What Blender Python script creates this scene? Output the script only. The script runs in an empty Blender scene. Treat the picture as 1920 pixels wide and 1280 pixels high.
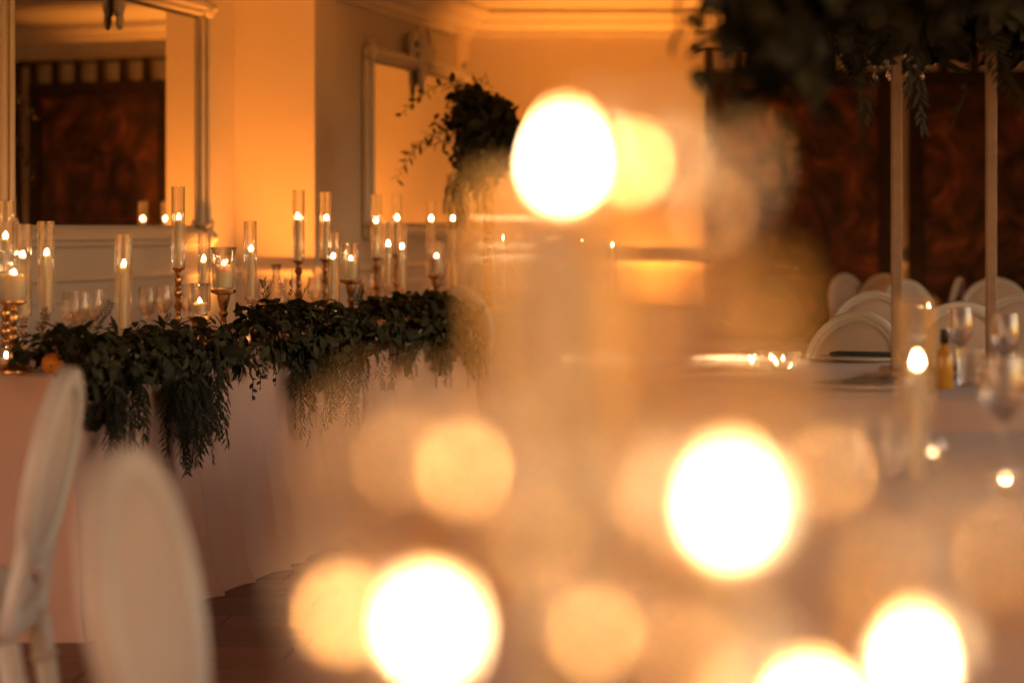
import bpy, math, random
from mathutils import Vector, Matrix, Euler
R = math.radians
PI = math.pi
random.seed(11)
scene = bpy.context.scene
col = scene.collection

# ------------------------------------------------------------------ camera
CAM_Z = 1.2          # eye height, metres
FPX = 4533.3         # 85 mm on a 36 mm frame, in pixels of the 1920 px photograph
HY = 430.0           # horizon row in the photograph
cd = bpy.data.cameras.new('camera')
cam = bpy.data.objects.new('camera', cd)
col.objects.link(cam)
cam.location = (0, 0, CAM_Z)
cam.rotation_euler = (R(90), 0, 0)
cd.lens = 85
cd.sensor_width = 36
cd.shift_y = -(640 - HY) / 1920.0
cd.clip_start = 0.05
cd.clip_end = 200
cd.dof.use_dof = True
cd.dof.focus_distance = 8.6
cd.dof.aperture_fstop = 1.8
scene.camera = cam

# ------------------------------------------------------------------ dusk sky outside the open side of the hall
w = bpy.data.worlds.new('World')
scene.world = w
w.use_nodes = True
wn = w.node_tree.nodes
sky = wn.new('ShaderNodeTexSky')
sky.sky_type = 'NISHITA'
sky.sun_disc = False
sky.sun_elevation = R(3.0)
sky.sun_rotation = R(-10)
bg = wn['Background']
bg.inputs['Strength'].default_value = 2.5
tint = wn.new('ShaderNodeVectorMath'); tint.operation = 'MULTIPLY'     # rosy dusk
tint.inputs[1].default_value = (1.0, 0.72, 0.70)
w.node_tree.links.new(sky.outputs[0], tint.inputs[0])
w.node_tree.links.new(tint.outputs[0], bg.inputs[0])

scene.view_settings.view_transform = 'Standard'
scene.view_settings.look = 'None'
scene.view_settings.gamma = 1
scene.view_settings.exposure = 0.0
scene.view_settings.use_curve_mapping = False
cy = scene.cycles
cy.use_denoising = True
cy.denoiser = 'OPENIMAGEDENOISE'
cy.use_adaptive_sampling = False
cy.max_bounces = 14
cy.transmission_bounces = 14
cy.glossy_bounces = 6
cy.diffuse_bounces = 4
cy.transparent_max_bounces = 16
cy.caustics_reflective = False
cy.caustics_refractive = True
cy.blur_glossy = 1.0
cy.sample_clamp_indirect = 40.0
cy.sample_clamp_direct = 0.0

UP_COL = (1.0, 0.285, 0.03)      # amber of the wall washers
UP_W = 165.0
FLAME = 120.0

# ------------------------------------------------------------------ helpers
def lin(c):
    return tuple(((v / 255.0) / 12.92 if v <= 10 else ((v / 255.0 + 0.055) / 1.055) ** 2.4) for v in c)

class MB:
    def __init__(s):
        s.v = []; s.f = []
    def quad(s, a, b, c, d):
        n = len(s.v); s.v += [tuple(a), tuple(b), tuple(c), tuple(d)]; s.f.append((n, n+1, n+2, n+3))
    def box(s, x0, x1, y0, y1, z0, z1, M=None):
        n = len(s.v)
        p = [(x0,y0,z0),(x1,y0,z0),(x1,y1,z0),(x0,y1,z0),(x0,y0,z1),(x1,y0,z1),(x1,y1,z1),(x0,y1,z1)]
        if M is not None: p = [tuple(M @ Vector(q)) for q in p]
        s.v += p
        s.f += [tuple(n+i for i in q) for q in ((0,3,2,1),(4,5,6,7),(0,1,5,4),(1,2,6,5),(2,3,7,6),(3,0,4,7))]
        return s
    def bbox(s, x0, x1, y0, y1, z0, z1, b=0.004, M=None):
        """box with chamfered edges"""
        n = len(s.v); pts = []
        for sx in (0,1):
            for sy in (0,1):
                for sz in (0,1):
                    X = (x0, x1)[sx]; Y = (y0, y1)[sy]; Z = (z0, z1)[sz]
                    dx = b if sx == 0 else -b; dy = b if sy == 0 else -b; dz = b if sz == 0 else -b
                    pts += [(X, Y+dy, Z+dz), (X+dx, Y, Z+dz), (X+dx, Y+dy, Z)]
        if M is not None: pts = [tuple(M @ Vector(q)) for q in pts]
        s.v += pts
        def i(sx, sy, sz, k): return n + (sx*4 + sy*2 + sz)*3 + k
        F = []
        for q in (0, 1):
            F.append([i(q,0,0,0), i(q,1,0,0), i(q,1,1,0), i(q,0,1,0)])
            F.append([i(0,q,0,1), i(1,q,0,1), i(1,q,1,1), i(0,q,1,1)])
            F.append([i(0,0,q,2), i(1,0,q,2), i(1,1,q,2), i(0,1,q,2)])
        for a in (0, 1):
            for c in (0, 1):
                F.append([i(a,c,0,0), i(a,c,1,0), i(a,c,1,1), i(a,c,0,1)])
                F.append([i(a,0,c,0), i(a,1,c,0), i(a,1,c,2), i(a,0,c,2)])
                F.append([i(0,a,c,1), i(1,a,c,1), i(1,a,c,2), i(0,a,c,2)])
        for sx in (0,1):
            for sy in (0,1):
                for sz in (0,1):
                    F.append([i(sx,sy,sz,0), i(sx,sy,sz,1), i(sx,sy,sz,2)])
        s.f += [tuple(q) for q in F]
        return s
    def lathe(s, prof, n=24, c=(0,0,0), closed=False, M=None):
        """prof = [(r,z)...] about the z axis"""
        b = len(s.v); m = len(prof)
        for k in range(n):
            a = 2*PI*k/n
            for r, z in prof:
                p = (c[0]+r*math.cos(a), c[1]+r*math.sin(a), c[2]+z)
                s.v.append(tuple(M @ Vector(p)) if M is not None else p)
        for k in range(n):
            k2 = (k+1) % n
            for j in range(m if closed else m-1):
                j2 = (j+1) % m
                s.f.append((b+k*m+j, b+k2*m+j, b+k2*m+j2, b+k*m+j2))
        return s
    def tube(s, pts, rad, n=8, cap=True):
        pts = [Vector(p) for p in pts]
        if not hasattr(rad, '__len__'): rad = [rad]*len(pts)
        b = len(s.v); up = Vector((0.13, 0.21, 1)).normalized()
        for i, p in enumerate(pts):
            t = (pts[min(i+1, len(pts)-1)] - pts[max(i-1, 0)]).normalized()
            a = t.cross(up)
            if a.length < 1e-3: a = t.cross(Vector((1, 0, 0)))
            a.normalize(); c = t.cross(a).normalized()
            for k in range(n):
                q = p + (a*math.cos(2*PI*k/n) + c*math.sin(2*PI*k/n))*rad[i]
                s.v.append(tuple(q))
        for i in range(len(pts)-1):
            for k in range(n):
                k2 = (k+1) % n
                s.f.append((b+i*n+k, b+i*n+k2, b+(i+1)*n+k2, b+(i+1)*n+k))
        if cap:
            s.f.append(tuple(b+k for k in range(n))); e = b+(len(pts)-1)*n
            s.f.append(tuple(e+k for k in reversed(range(n))))
        return s
    def ball(s, c, r, n=12, m=8, sc=(1,1,1), M=None):
        b = len(s.v)
        for j in range(m+1):
            t = PI*j/m
            for k in range(n):
                a = 2*PI*k/n
                p = Vector((c[0]+r*sc[0]*math.sin(t)*math.cos(a), c[1]+r*sc[1]*math.sin(t)*math.sin(a), c[2]+r*sc[2]*math.cos(t)))
                s.v.append(tuple(M @ p) if M is not None else tuple(p))
        for j in range(m):
            for k in range(n):
                k2 = (k+1) % n
                s.f.append((b+j*n+k, b+(j+1)*n+k, b+(j+1)*n+k2, b+j*n+k2))
        return s
    def mesh(s, name, mat, smooth=True, fixn=False):
        me = bpy.data.meshes.new(name)
        me.from_pydata(s.v, [], s.f)
        if fixn:
            import bmesh
            bm = bmesh.new(); bm.from_mesh(me)
            bmesh.ops.remove_doubles(bm, verts=bm.verts, dist=1e-6)
            bmesh.ops.recalc_face_normals(bm, faces=bm.faces)
            bm.to_mesh(me); bm.free()
        if smooth:
            me.polygons.foreach_set('use_smooth', [True]*len(me.polygons))
        me.materials.append(mat)
        me.update()
        return me
    def build(s, name, mat, parent=None, smooth=True, fixn=False, sharp=None):
        me = s.mesh(name, mat, smooth, fixn)
        if smooth and sharp is not None:
            me.set_sharp_from_angle(angle=R(sharp))
        return link(name, me, parent)

def link(name, me, parent=None, loc=None, rot=None, sc=None):
    o = bpy.data.objects.new(name, me)
    col.objects.link(o)
    if parent is not None: o.parent = parent
    if loc is not None: o.location = loc
    if rot is not None: o.rotation_euler = rot
    if sc is not None: o.scale = sc if hasattr(sc, '__len__') else (sc, sc, sc)
    return o

def tag(o, label=None, cat=None, group=None, kind=None):
    if label: o['label'] = label
    if cat: o['category'] = cat
    if group: o['group'] = group
    if kind: o['kind'] = kind
    return o

def empty(name, loc=(0,0,0), rz=0):
    o = bpy.data.objects.new(name, None)
    o.empty_display_size = 0.1
    col.objects.link(o); o.location = loc; o.rotation_euler = (0, 0, rz)
    return o

def copy_tree(o, parent=None):
    c = o.copy(); col.objects.link(c); c.parent = parent
    for ch in list(o.children): copy_tree(ch, c)
    return c

# ------------------------------------------------------------------ materials
def new_mat(name):
    m = bpy.data.materials.new(name); m.use_nodes = True
    nt = m.node_tree
    return m, nt, nt.nodes['Principled BSDF']

def N(nt, t, **kw):
    n = nt.nodes.new(t)
    for k, v in kw.items(): setattr(n, k, v)
    return n

def pbr(name, c, rough=0.6, metal=0.0, var=0.12, nscale=6.0, bump=0.0, bscale=200.0, rand=0.0, spec=0.5, sheen=0.0, rvar=0.0):
    m, nt, p = new_mat(name)
    L = nt.links
    tc = N(nt, 'ShaderNodeTexCoord')
    no = N(nt, 'ShaderNodeTexNoise'); no.inputs['Scale'].default_value = nscale; no.inputs['Detail'].default_value = 6
    L.new(tc.outputs['Object'], no.inputs['Vector'])
    ramp = N(nt, 'ShaderNodeMapRange')
    ramp.inputs[1].default_value = 0.3; ramp.inputs[2].default_value = 0.7
    ramp.inputs[3].default_value = 1-var; ramp.inputs[4].default_value = 1+var
    L.new(no.outputs[0], ramp.inputs[0])
    mul = N(nt, 'ShaderNodeVectorMath', operation='SCALE'); mul.inputs[0].default_value = c
    L.new(ramp.outputs[0], mul.inputs['Scale'])
    src = mul.outputs[0]
    if rand > 0:
        oi = N(nt, 'ShaderNodeObjectInfo'); mr = N(nt, 'ShaderNodeMapRange')
        mr.inputs[3].default_value = 1-rand; mr.inputs[4].default_value = 1+rand
        L.new(oi.outputs['Random'], mr.inputs[0])
        m2 = N(nt, 'ShaderNodeVectorMath', operation='SCALE')
        L.new(src, m2.inputs[0]); L.new(mr.outputs[0], m2.inputs['Scale']); src = m2.outputs[0]
    L.new(src, p.inputs['Base Color'])
    p.inputs['Roughness'].default_value = rough
    if rvar:
        rr = N(nt, 'ShaderNodeMapRange'); rr.inputs[3].default_value = max(0.02, rough-rvar); rr.inputs[4].default_value = rough+rvar
        L.new(no.outputs[0], rr.inputs[0]); L.new(rr.outputs[0], p.inputs['Roughness'])
    p.inputs['Metallic'].default_value = metal
    p.inputs['Specular IOR Level'].default_value = spec
    if sheen:
        p.inputs['Sheen Weight'].default_value = sheen
    if bump:
        nb = N(nt, 'ShaderNodeTexNoise'); nb.inputs['Scale'].default_value = bscale; nb.inputs['Detail'].default_value = 3
        L.new(tc.outputs['Object'], nb.inputs['Vector'])
        b = N(nt, 'ShaderNodeBump'); b.inputs['Strength'].default_value = bump; b.inputs['Distance'].default_value = 0.004
        L.new(nb.outputs[0], b.inputs['Height']); L.new(b.outputs[0], p.inputs['Normal'])
    return m

M = {}
M['wall'] = pbr('wall_plaster', (0.66, 0.59, 0.52), 0.75, var=0.05, nscale=1.4, bump=0.15, bscale=60)
M['ceiling'] = pbr('ceiling_paint', (0.62, 0.60, 0.58), 0.85, var=0.05, nscale=0.8)
M['trim'] = pbr('white_trim', (0.66, 0.61, 0.56), 0.45, var=0.06, nscale=4)
M['cloth'] = pbr('blush_cloth', (0.80, 0.53, 0.43), 0.9, var=0.05, nscale=3, bump=0.35, bscale=420, sheen=0.15)
M['linen'] = pbr('pale_linen', (0.56, 0.43, 0.38), 0.9, var=0.05, nscale=3, bump=0.3, bscale=400, sheen=0.15)
M['chair'] = pbr('chair_paint', (0.68, 0.65, 0.61), 0.38, var=0.05, nscale=9)
M['cushion'] = pbr('chair_fabric', (0.63, 0.52, 0.45), 0.85, var=0.04, nscale=5, bump=0.3, bscale=500, sheen=0.2)
M['gold'] = pbr('aged_gold', (0.72, 0.42, 0.17), 0.28, metal=1.0, var=0.25, nscale=40, rvar=0.12)
M['post'] = pbr('brown_post', (0.30, 0.185, 0.115), 0.5, var=0.2, nscale=20)
M['bronze'] = pbr('brushed_bronze', (0.55, 0.33, 0.17), 0.35, metal=1.0, var=0.25, nscale=30, rvar=0.1)
M['copper'] = pbr('rose_copper', (0.80, 0.42, 0.25), 0.22, metal=1.0, var=0.3, nscale=60, bump=0.5, bscale=120)
M['wick'] = pbr('charred_wick', (0.02, 0.015, 0.012), 0.9)
M['leaf'] = pbr('eucalyptus_leaf', (0.040, 0.040, 0.017), 0.62, spec=0.25, var=0.35, nscale=9, rand=0.45)
M['leaf_dark'] = pbr('dark_leaf', (0.021, 0.023, 0.009), 0.6, spec=0.25, var=0.4, nscale=9, rand=0.4)
M['leaf_pale'] = pbr('silver_leaf', (0.13, 0.125, 0.085), 0.55, var=0.3, nscale=12, rand=0.3)
M['stem'] = pbr('brown_stem', (0.05, 0.033, 0.018), 0.8)
M['white_petal'] = pbr('white_petal', (0.60, 0.60, 0.56), 0.7, var=0.08)
M['orange'] = pbr('orange_peel', (0.75, 0.26, 0.02), 0.42, var=0.1, nscale=10, bump=0.6, bscale=150)
M['dark'] = pbr('black_metal', (0.015, 0.014, 0.013), 0.5)
M['napkin'] = pbr('dark_napkin', (0.035, 0.04, 0.03), 0.9)
M['china'] = pbr('china', (0.72, 0.68, 0.62), 0.18, var=0.03)
M['amber'] = pbr('amber_drink', (0.55, 0.27, 0.035), 0.15, var=0.1)
M['cork'] = pbr('dark_cap', (0.035, 0.018, 0.012), 0.5)
M['crystal_frame'] = pbr('pale_chandelier_metal', (0.55, 0.45, 0.40), 0.35, metal=0.6)

def glass_mat(name, c=(1,1,1), rough=0.0, ior=1.5, thin=0.0):
    m, nt, p = new_mat(name)
    nt.nodes.remove(p)
    g = N(nt, 'ShaderNodeBsdfGlass'); g.inputs['Color'].default_value = (*c, 1); g.inputs['Roughness'].default_value = rough; g.inputs['IOR'].default_value = ior
    src = g.outputs[0]
    if thin:      # thin clear walls: part of the light goes straight through
        t = N(nt, 'ShaderNodeBsdfTransparent'); mx = N(nt, 'ShaderNodeMixShader'); mx.inputs[0].default_value = thin
        nt.links.new(src, mx.inputs[1]); nt.links.new(t.outputs[0], mx.inputs[2]); src = mx.outputs[0]
    nt.links.new(src, nt.nodes['Material Output'].inputs[0])
    return m
M['glass'] = glass_mat('clear_glass', (0.995, 0.99, 0.985), thin=0.58)
M['glass_front'] = glass_mat('thick_clear_glass', (0.995, 0.985, 0.975), thin=0.12)
M['amber_glass'] = glass_mat('smoked_amber_glass', (0.29, 0.22, 0.15))
M['crystal'] = glass_mat('crystal_glass', (0.98, 0.97, 0.97), ior=1.6)

m, nt, p = new_mat('mirror_glass')
p.inputs['Base Color'].default_value = (0.80, 0.79, 0.77, 1); p.inputs['Metallic'].default_value = 1; p.inputs['Roughness'].default_value = 0.015
M['mirror'] = m

m, nt, p = new_mat('candle_wax')
p.inputs['Base Color'].default_value = (0.90, 0.76, 0.54, 1); p.inputs['Roughness'].default_value = 0.45
p.inputs['Subsurface Weight'].default_value = 1.0; p.inputs['Subsurface Radius'].default_value = (1.0, 0.85, 0.65)
p.inputs['Subsurface Scale'].default_value = 0.008
M['wax'] = m

m, nt, p = new_mat('candle_flame')
nt.nodes.remove(p)
tc = N(nt, 'ShaderNodeTexCoord'); sp = N(nt, 'ShaderNodeSeparateXYZ'); nt.links.new(tc.outputs['Generated'], sp.inputs[0])
cr = N(nt, 'ShaderNodeValToRGB'); e = cr.color_ramp
e.elements[0].position = 0.0; e.elements[0].color = (0.25, 0.12, 0.05, 1)
e.elements[1].position = 1.0; e.elements[1].color = (1.0, 0.42, 0.09, 1)
k = e.elements.new(0.22); k.color = (1.0, 0.66, 0.33, 1)
k = e.elements.new(0.65); k.color = (1.0, 0.64, 0.31, 1)
nt.links.new(sp.outputs['Z'], cr.inputs[0])
em = N(nt, 'ShaderNodeEmission'); em.inputs['Strength'].default_value = FLAME
nt.links.new(cr.outputs[0], em.inputs[0]); nt.links.new(em.outputs[0], nt.nodes['Material Output'].inputs[0])
M['flame'] = m

m = M['flame'].copy(); m.name = 'amber_standin_flame'  # for the added flames that stand in for reflections in the tubes
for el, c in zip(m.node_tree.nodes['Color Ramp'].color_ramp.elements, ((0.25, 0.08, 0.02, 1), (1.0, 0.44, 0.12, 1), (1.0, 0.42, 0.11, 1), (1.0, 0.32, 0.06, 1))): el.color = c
M['standin_flame'] = m

# wood floor: long dark boards
m, nt, p = new_mat('dark_oak')
L = nt.links
tc = N(nt, 'ShaderNodeTexCoord'); mp = N(nt, 'ShaderNodeMapping'); mp.inputs['Scale'].default_value = (1.2, 16, 16)
L.new(tc.outputs['Object'], mp.inputs[0])
no = N(nt, 'ShaderNodeTexNoise'); no.inputs['Scale'].default_value = 2.2; no.inputs['Detail'].default_value = 8; no.inputs['Distortion'].default_value = 0.6
oi = N(nt, 'ShaderNodeObjectInfo'); no.noise_dimensions = '4D'
sc_ = N(nt, 'ShaderNodeMath', operation='MULTIPLY'); sc_.inputs[1].default_value = 40
L.new(oi.outputs['Random'], sc_.inputs[0]); L.new(sc_.outputs[0], no.inputs['W']); L.new(mp.outputs[0], no.inputs['Vector'])
cr = N(nt, 'ShaderNodeValToRGB'); e = cr.color_ramp
e.elements[0].position = 0.3; e.elements[0].color = (0.16, 0.062, 0.042, 1)
e.elements[1].position = 0.75; e.elements[1].color = (0.34, 0.14, 0.09, 1)
L.new(no.outputs[0], cr.inputs[0])
mr = N(nt, 'ShaderNodeMapRange'); mr.inputs[3].default_value = 0.72; mr.inputs[4].default_value = 1.25
L.new(oi.outputs['Random'], mr.inputs[0])
ml = N(nt, 'ShaderNodeVectorMath', operation='SCALE'); L.new(cr.outputs[0], ml.inputs[0]); L.new(mr.outputs[0], ml.inputs['Scale'])
L.new(ml.outputs[0], p.inputs['Base Color']); p.inputs['Roughness'].default_value = 0.42
bp = N(nt, 'ShaderNodeBump'); bp.inputs['Strength'].default_value = 0.15; bp.inputs['Distance'].default_value = 0.003
L.new(no.outputs[0], bp.inputs['Height']); L.new(bp.outputs[0], p.inputs['Normal'])
M['oak'] = m

# tapestry: dark woven picture in browns and dull reds with a border
m, nt, p = new_mat('woven_tapestry')
L = nt.links
tc = N(nt, 'ShaderNodeTexCoord')
n1 = N(nt, 'ShaderNodeTexNoise'); n1.inputs['Scale'].default_value = 2.6; n1.inputs['Detail'].default_value = 7; n1.inputs['Distortion'].default_value = 2.5
L.new(tc.outputs['Object'], n1.inputs['Vector'])
cr = N(nt, 'ShaderNodeValToRGB'); e = cr.color_ramp
e.elements[0].position = 0.34; e.elements[0].color = (0.022, 0.013, 0.008, 1)
e.elements[1].position = 0.72; e.elements[1].color = (0.26, 0.11, 0.05, 1)
k = e.elements.new(0.5); k.color = (0.085, 0.036, 0.017, 1)
k = e.elements.new(0.6); k.color = (0.15, 0.045, 0.022, 1)
L.new(n1.outputs[0], cr.inputs[0]); L.new(cr.outputs[0], p.inputs['Base Color']); p.inputs['Roughness'].default_value = 0.95
n2 = N(nt, 'ShaderNodeTexNoise'); n2.inputs['Scale'].default_value = 90
L.new(tc.outputs['Object'], n2.inputs['Vector'])
bp = N(nt, 'ShaderNodeBump'); bp.inputs['Strength'].default_value = 0.4; bp.inputs['Distance'].default_value = 0.004
L.new(n2.outputs[0], bp.inputs['Height']); L.new(bp.outputs[0], p.inputs['Normal'])
M['tapestry'] = m
M['tap_border'] = pbr('tapestry_border', (0.028, 0.014, 0.008), 0.95, var=0.4, nscale=12)

# ------------------------------------------------------------------ layout frame of the long side wall and the head table
U = Vector((0.2334, 0.9724, 0)); V = Vector((-0.9724, 0.2334, 0))     # along the table / towards the wall
C0 = Vector((-1.275, 7.05, 0))                                         # near front corner of the head table
ANG = math.atan2(U.y, U.x)
TT = 0.78                                                              # table height
def onwall(px, b):
    """point on the line b metres behind the table front, in the direction seen at column px"""
    k = (px - 960) / FPX
    B = C0 + V*b
    s = (k*B.y - B.x) / (U.x - k*U.y)
    return s, B + U*s
def zat(y, d): return CAM_Z - (y - HY)*d/FPX
def at(px, d, z=0.0): return Vector(((px-960)/FPX*d, d, z))
def frame(b, s=0.0, z=0.0):
    """matrix: local x along the wall, local y out of the wall into the room, z up"""
    o = C0 + V*b + U*s; o.z = z
    return Matrix(((U.x, -V.x, 0, o.x), (U.y, -V.y, 0, o.y), (0, 0, 1, o.z), (0, 0, 0, 1)))

W1, W2 = 1.60, 1.22           # offset of the two wall planes
FARY = 16.4
CEIL = 2.68
S_P0, S_P1 = 5.74, 6.12       # the pier

# ------------------------------------------------------------------ the room
flo = MB(); flo.quad((-5.5, -3, 0), (6, -3, 0), (6, 17, 0), (-5.5, 17, 0))
floor = tag(flo.build('floor', M['oak'], smooth=False), kind='structure')
pm = []
for ln in (1.05, 1.3, 1.6):
    b = MB(); b.bbox(-ln/2, ln/2, -0.093, 0.093, 0.001, 0.010, 0.0025)
    pm.append((ln, b.mesh('plank', M['oak'], smooth=False)))
rot = R(-4)
for r_ in range(40):
    yy = 4.3 + r_*0.1885
    xx = -3.0 + random.uniform(-0.8, 0)
    while xx < 1.1:
        ln, me = random.choice(pm)
        cx = xx + ln/2; xx += ln + 0.003
        k = (cx)/yy
        if yy > 5 and cx - ln/2 > 0.35: continue
        if cx + ln/2 < -0.30*yy: continue
        o = link('plank', me, floor, (cx*math.cos(rot) - (yy-7)*math.sin(rot), 7 + cx*math.sin(rot) + (yy-7)*math.cos(rot), random.uniform(0, 0.0012)), (0, 0, rot))
b = MB(); b.box(-5.5, 6, -3, 17, CEIL, CEIL+0.1)
tag(b.build('ceiling', M['ceiling'], smooth=False), kind='structure')

def wall_box(name, Mx, x0, x1, z0, z1, th=0.25):
    b = MB(); b.box(x0, x1, -th, 0, z0, z1, Mx)
    return tag(b.build(name, M['wall'], smooth=False), kind='structure')
wl1 = wall_box('wall_left_front', frame(W1), -3, S_P0+0.3, 0, CEIL)
s_end = 10.6
wl2 = wall_box('wall_left_back', frame(W2), S_P1, s_end, 0, CEIL, 0.5)
F1, F2 = frame(W1), frame(W2)
# pier: sticks a little further into the room than the wall with the second mirror
PW = W2 - 0.07
b = MB(); b.box(S_P0, S_P1, -0.5, 0, 0, CEIL, frame(PW)); pier = tag(b.build('pier', M['wall'], smooth=False), kind='structure')
b = MB(); b.box(-5.5, 6, -3.2, -3.0, 0, CEIL); tag(b.build('wall_behind_camera', M['wall'], smooth=False), kind='structure')
b = MB(); b.box(6.0, 6.2, 10.0, 17, 0, CEIL); tag(b.build('wall_right', M['wall'], smooth=False), kind='structure')
b = MB(); b.box(-3, 6, FARY, FARY+0.25, 0, CEIL); wfar = tag(b.build('wall_far', M['wall'], smooth=False), kind='structure')

def profile_run(name, mat, Mx, x0, x1, prof, parent):
    """extrude a moulding profile [(out, z)] along local x"""
    b = MB(); n = len(prof)
    for x in (x0, x1):
        for (o, z) in prof: b.v.append(tuple(Mx @ Vector((x, o, z))))
    for i in range(n):
        j = (i+1) % n
        b.f.append((i, j, n+j, n+i))
    b.f.append(tuple(range(n))); b.f.append(tuple(reversed(range(n, 2*n))))
    return b.build(name, mat, parent, smooth=False)
def cornice_prof(z): return [(-0.05, z), (0.17, z), (0.17, z-0.03), (0.15, z-0.045), (0.11, z-0.06), (0.085, z-0.10), (0.045, z-0.13), (0.035, z-0.17), (0.02, z-0.175), (0.02, z-0.20), (-0.05, z-0.20)]
def rail_prof(z, h=0.06, o=0.035): return [(-0.02, z), (o*0.7, z), (o, z-h*0.2), (o, z-h*0.4), (o*0.6, z-h*0.55), (o*0.45, z-h), (-0.02, z-h)]
profile_run('cornice', M['trim'], F1, -3, S_P0+0.02, cornice_prof(CEIL-0.002), wl1)
profile_run('cornice', M['trim'], F2, S_P1-0.02, s_end, cornice_prof(CEIL-0.002), wl2)
FF = Matrix(((1, 0, 0, 0), (0, -1, 0, FARY), (0, 0, 1, 0), (0, 0, 0, 1)))
profile_run('cornice', M['trim'], FF, -1, 6, cornice_prof(CEIL-0.004), wfar)
profile_run('cornice', M['trim'], frame(PW), S_P0-0.001, S_P1+0.001, [(o+0.0, z) for o, z in cornice_prof(CEIL-0.003)], pier)
FP = Matrix(((-V.x, -U.x, 0, 0), (-V.y, -U.y, 0, 0), (0, 0, 1, 0), (0, 0, 0, 1)))
o_ = C0 + V*W1 + U*S_P0; FP[0][3], FP[1][3] = o_.x, o_.y
profile_run('cornice', M['trim'], FP, -0.01, W1-PW+0.17, cornice_prof(CEIL-0.005), pier)
# dado rail, panel mouldings, skirting
for (Mx, a0, a1, par) in ((F1, -3, S_P0, wl1), (F2, S_P1, s_end, wl2), (FF, -1, 6, wfar), (FP, 0.0, W1-PW, pier), (frame(PW), S_P0, S_P1, pier)):
    profile_run('dado_rail', M['trim'], Mx, a0, a1, rail_prof(1.00, 0.075, 0.04), par)
    profile_run('skirting', M['trim'], Mx, a0, a1, [(-0.02, 0.16), (0.012, 0.16), (0.022, 0.14), (0.022, 0.0), (-0.02, 0.0)], par)
def panel(Mx, x0, x1, z0, z1, par):
    for (u0, u1, v0, v1) in ((x0, x1, z1-0.035, z1), (x0, x1, z0, z0+0.035), (x0, x0+0.035, z0+0.036, z1-0.036), (x1-0.035, x1, z0+0.036, z1-0.036)):
        b = MB(); b.bbox(u0, u1, -0.01, 0.02, v0, v1, 0.007, Mx); b.build('panel_moulding', M['trim'], par, smooth=False)
for a in (-0.2, 1.4, 3.0, 4.4): panel(F1, a, a+1.2, 0.28, 0.90, wl1)
for a in (6.3, 8.3): panel(F2, a, a+1.8, 0.28, 0.90, wl2)

# ------------------------------------------------------------------ mirrors
def crest_mesh(parent, cx, z, sc):
    b = MB()
    b.ball((cx, 0.06, z+0.05*sc), 0.07*sc, 14, 10, (0.8, 0.6, 1.15))
    b.ball((cx, 0.05, z-0.07*sc), 0.05*sc, 12, 8, (0.75, 0.6, 1.5))
    b.ball((cx, 0.055, z-0.15*sc), 0.026*sc, 10, 8, (0.9, 0.7, 1.5))
    for sg in (-1, 1):
        pts = []; rad = []
        for i in range(26):                    # scroll
            t = i/25; a = PI*0.9 - t*2.6*PI; r_ = (0.11*(1-t)+0.018)*sc
            pts.append((cx + sg*(0.13*sc + r_*math.cos(a)), 0.05+0.02*t, z+0.05*sc + r_*math.sin(a)*0.8)); rad.append((0.026-0.012*t)*sc)
        b.tube(pts, rad, 8)
        for j in range(4):                     # acanthus fronds
            a0 = (-0.2 + j*0.42)
            pts = [(cx + sg*(0.03 + 0.16*t*math.cos(a0))*sc, 0.05+0.03*math.sin(PI*t), z + 0.02*sc + 0.2*sc*t*math.sin(a0)) for t in (0, .25, .5, .75, 1)]
            b.tube(pts, [0.012*sc, 0.025*sc, 0.027*sc, 0.018*sc, 0.006*sc], 6)
    return b.build('crest', M['trim'], parent)

def wall_mirror(b_off, s0, s1, z0, z1, label, fw=0.085):
    root = empty('wall_mirror', C0 + V*b_off + U*s0)
    root.rotation_euler = (0, 0, ANG)
    W_ = s1-s0
    # local: x along wall, -y into the room (rotation maps local y to V)
    def fl(bm, name, mat, **k):
        for i, q in enumerate(bm.v): bm.v[i] = (q[0], -q[1], q[2])
        return bm.build(name, mat, root, fixn=True, **k)
    b = MB(); b.box(0.02, W_-0.02, 0.012, 0.024, z0+0.02, z1-0.02); fl(b, 'mirror_pane', M['mirror'], smooth=False)
    for nm, u0, u1, v0, v1 in (('frame_rail', -fw, W_+fw, z1, z1+fw), ('frame_rail', -fw, W_+fw, z0-fw, z0), ('frame_stile', -fw, 0, z0+.001, z1-.001), ('frame_stile', W_, W_+fw, z0+.001, z1-.001)):
        b = MB(); b.bbox(u0, u1, 0.002, 0.045, v0, v1, 0.012)
        if nm == 'frame_rail': b.bbox(u0-0.012, u1+0.012, 0.046, 0.075, (v0+v1)/2-0.012, (v0+v1)/2+0.03, 0.01)
        else: b.bbox((u0+u1)/2-0.018, (u0+u1)/2+0.018, 0.046, 0.068, v0, v1, 0.01)
        fl(b, nm, M['trim'], smooth=False)
    for u in (-fw/2, W_+fw/2):
        for z in (z0-fw/2, z1+fw/2):
            b = MB(); b.ball((u, 0.06, z), 0.055, 12, 8, (1, 0.6, 1)); b.ball((u, 0.09, z), 0.022, 10, 6)
            b.tube([(u-0.05, .05, z+0.05), (u, .07, z+0.075), (u+0.05, .05, z+0.05)], [0.01, 0.02, 0.01], 6)
            fl(b, 'corner_rosette', M['trim'])
    cb = MB(); c = crest_mesh(root, 0, 0, 1.0)
    me = c.data
    for v_ in me.vertices: v_.co = (v_.co.x*1.15 + W_/2, -v_.co.y, v_.co.z*1.15 + z1 + fw*0.6)
    me.flip_normals()
    tag(root, label, 'mirror', 'ornate mirrors on the panelled wall')
    return root
sA, pA = onwall(14, W1-0.02); sB, pB = onwall(372, W1-0.02)
wall_mirror(W1-0.004, sA, sB, 1.20, zat(30, pB.y), 'large white framed mirror on the side wall, the one reflecting a dark tapestry')
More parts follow.
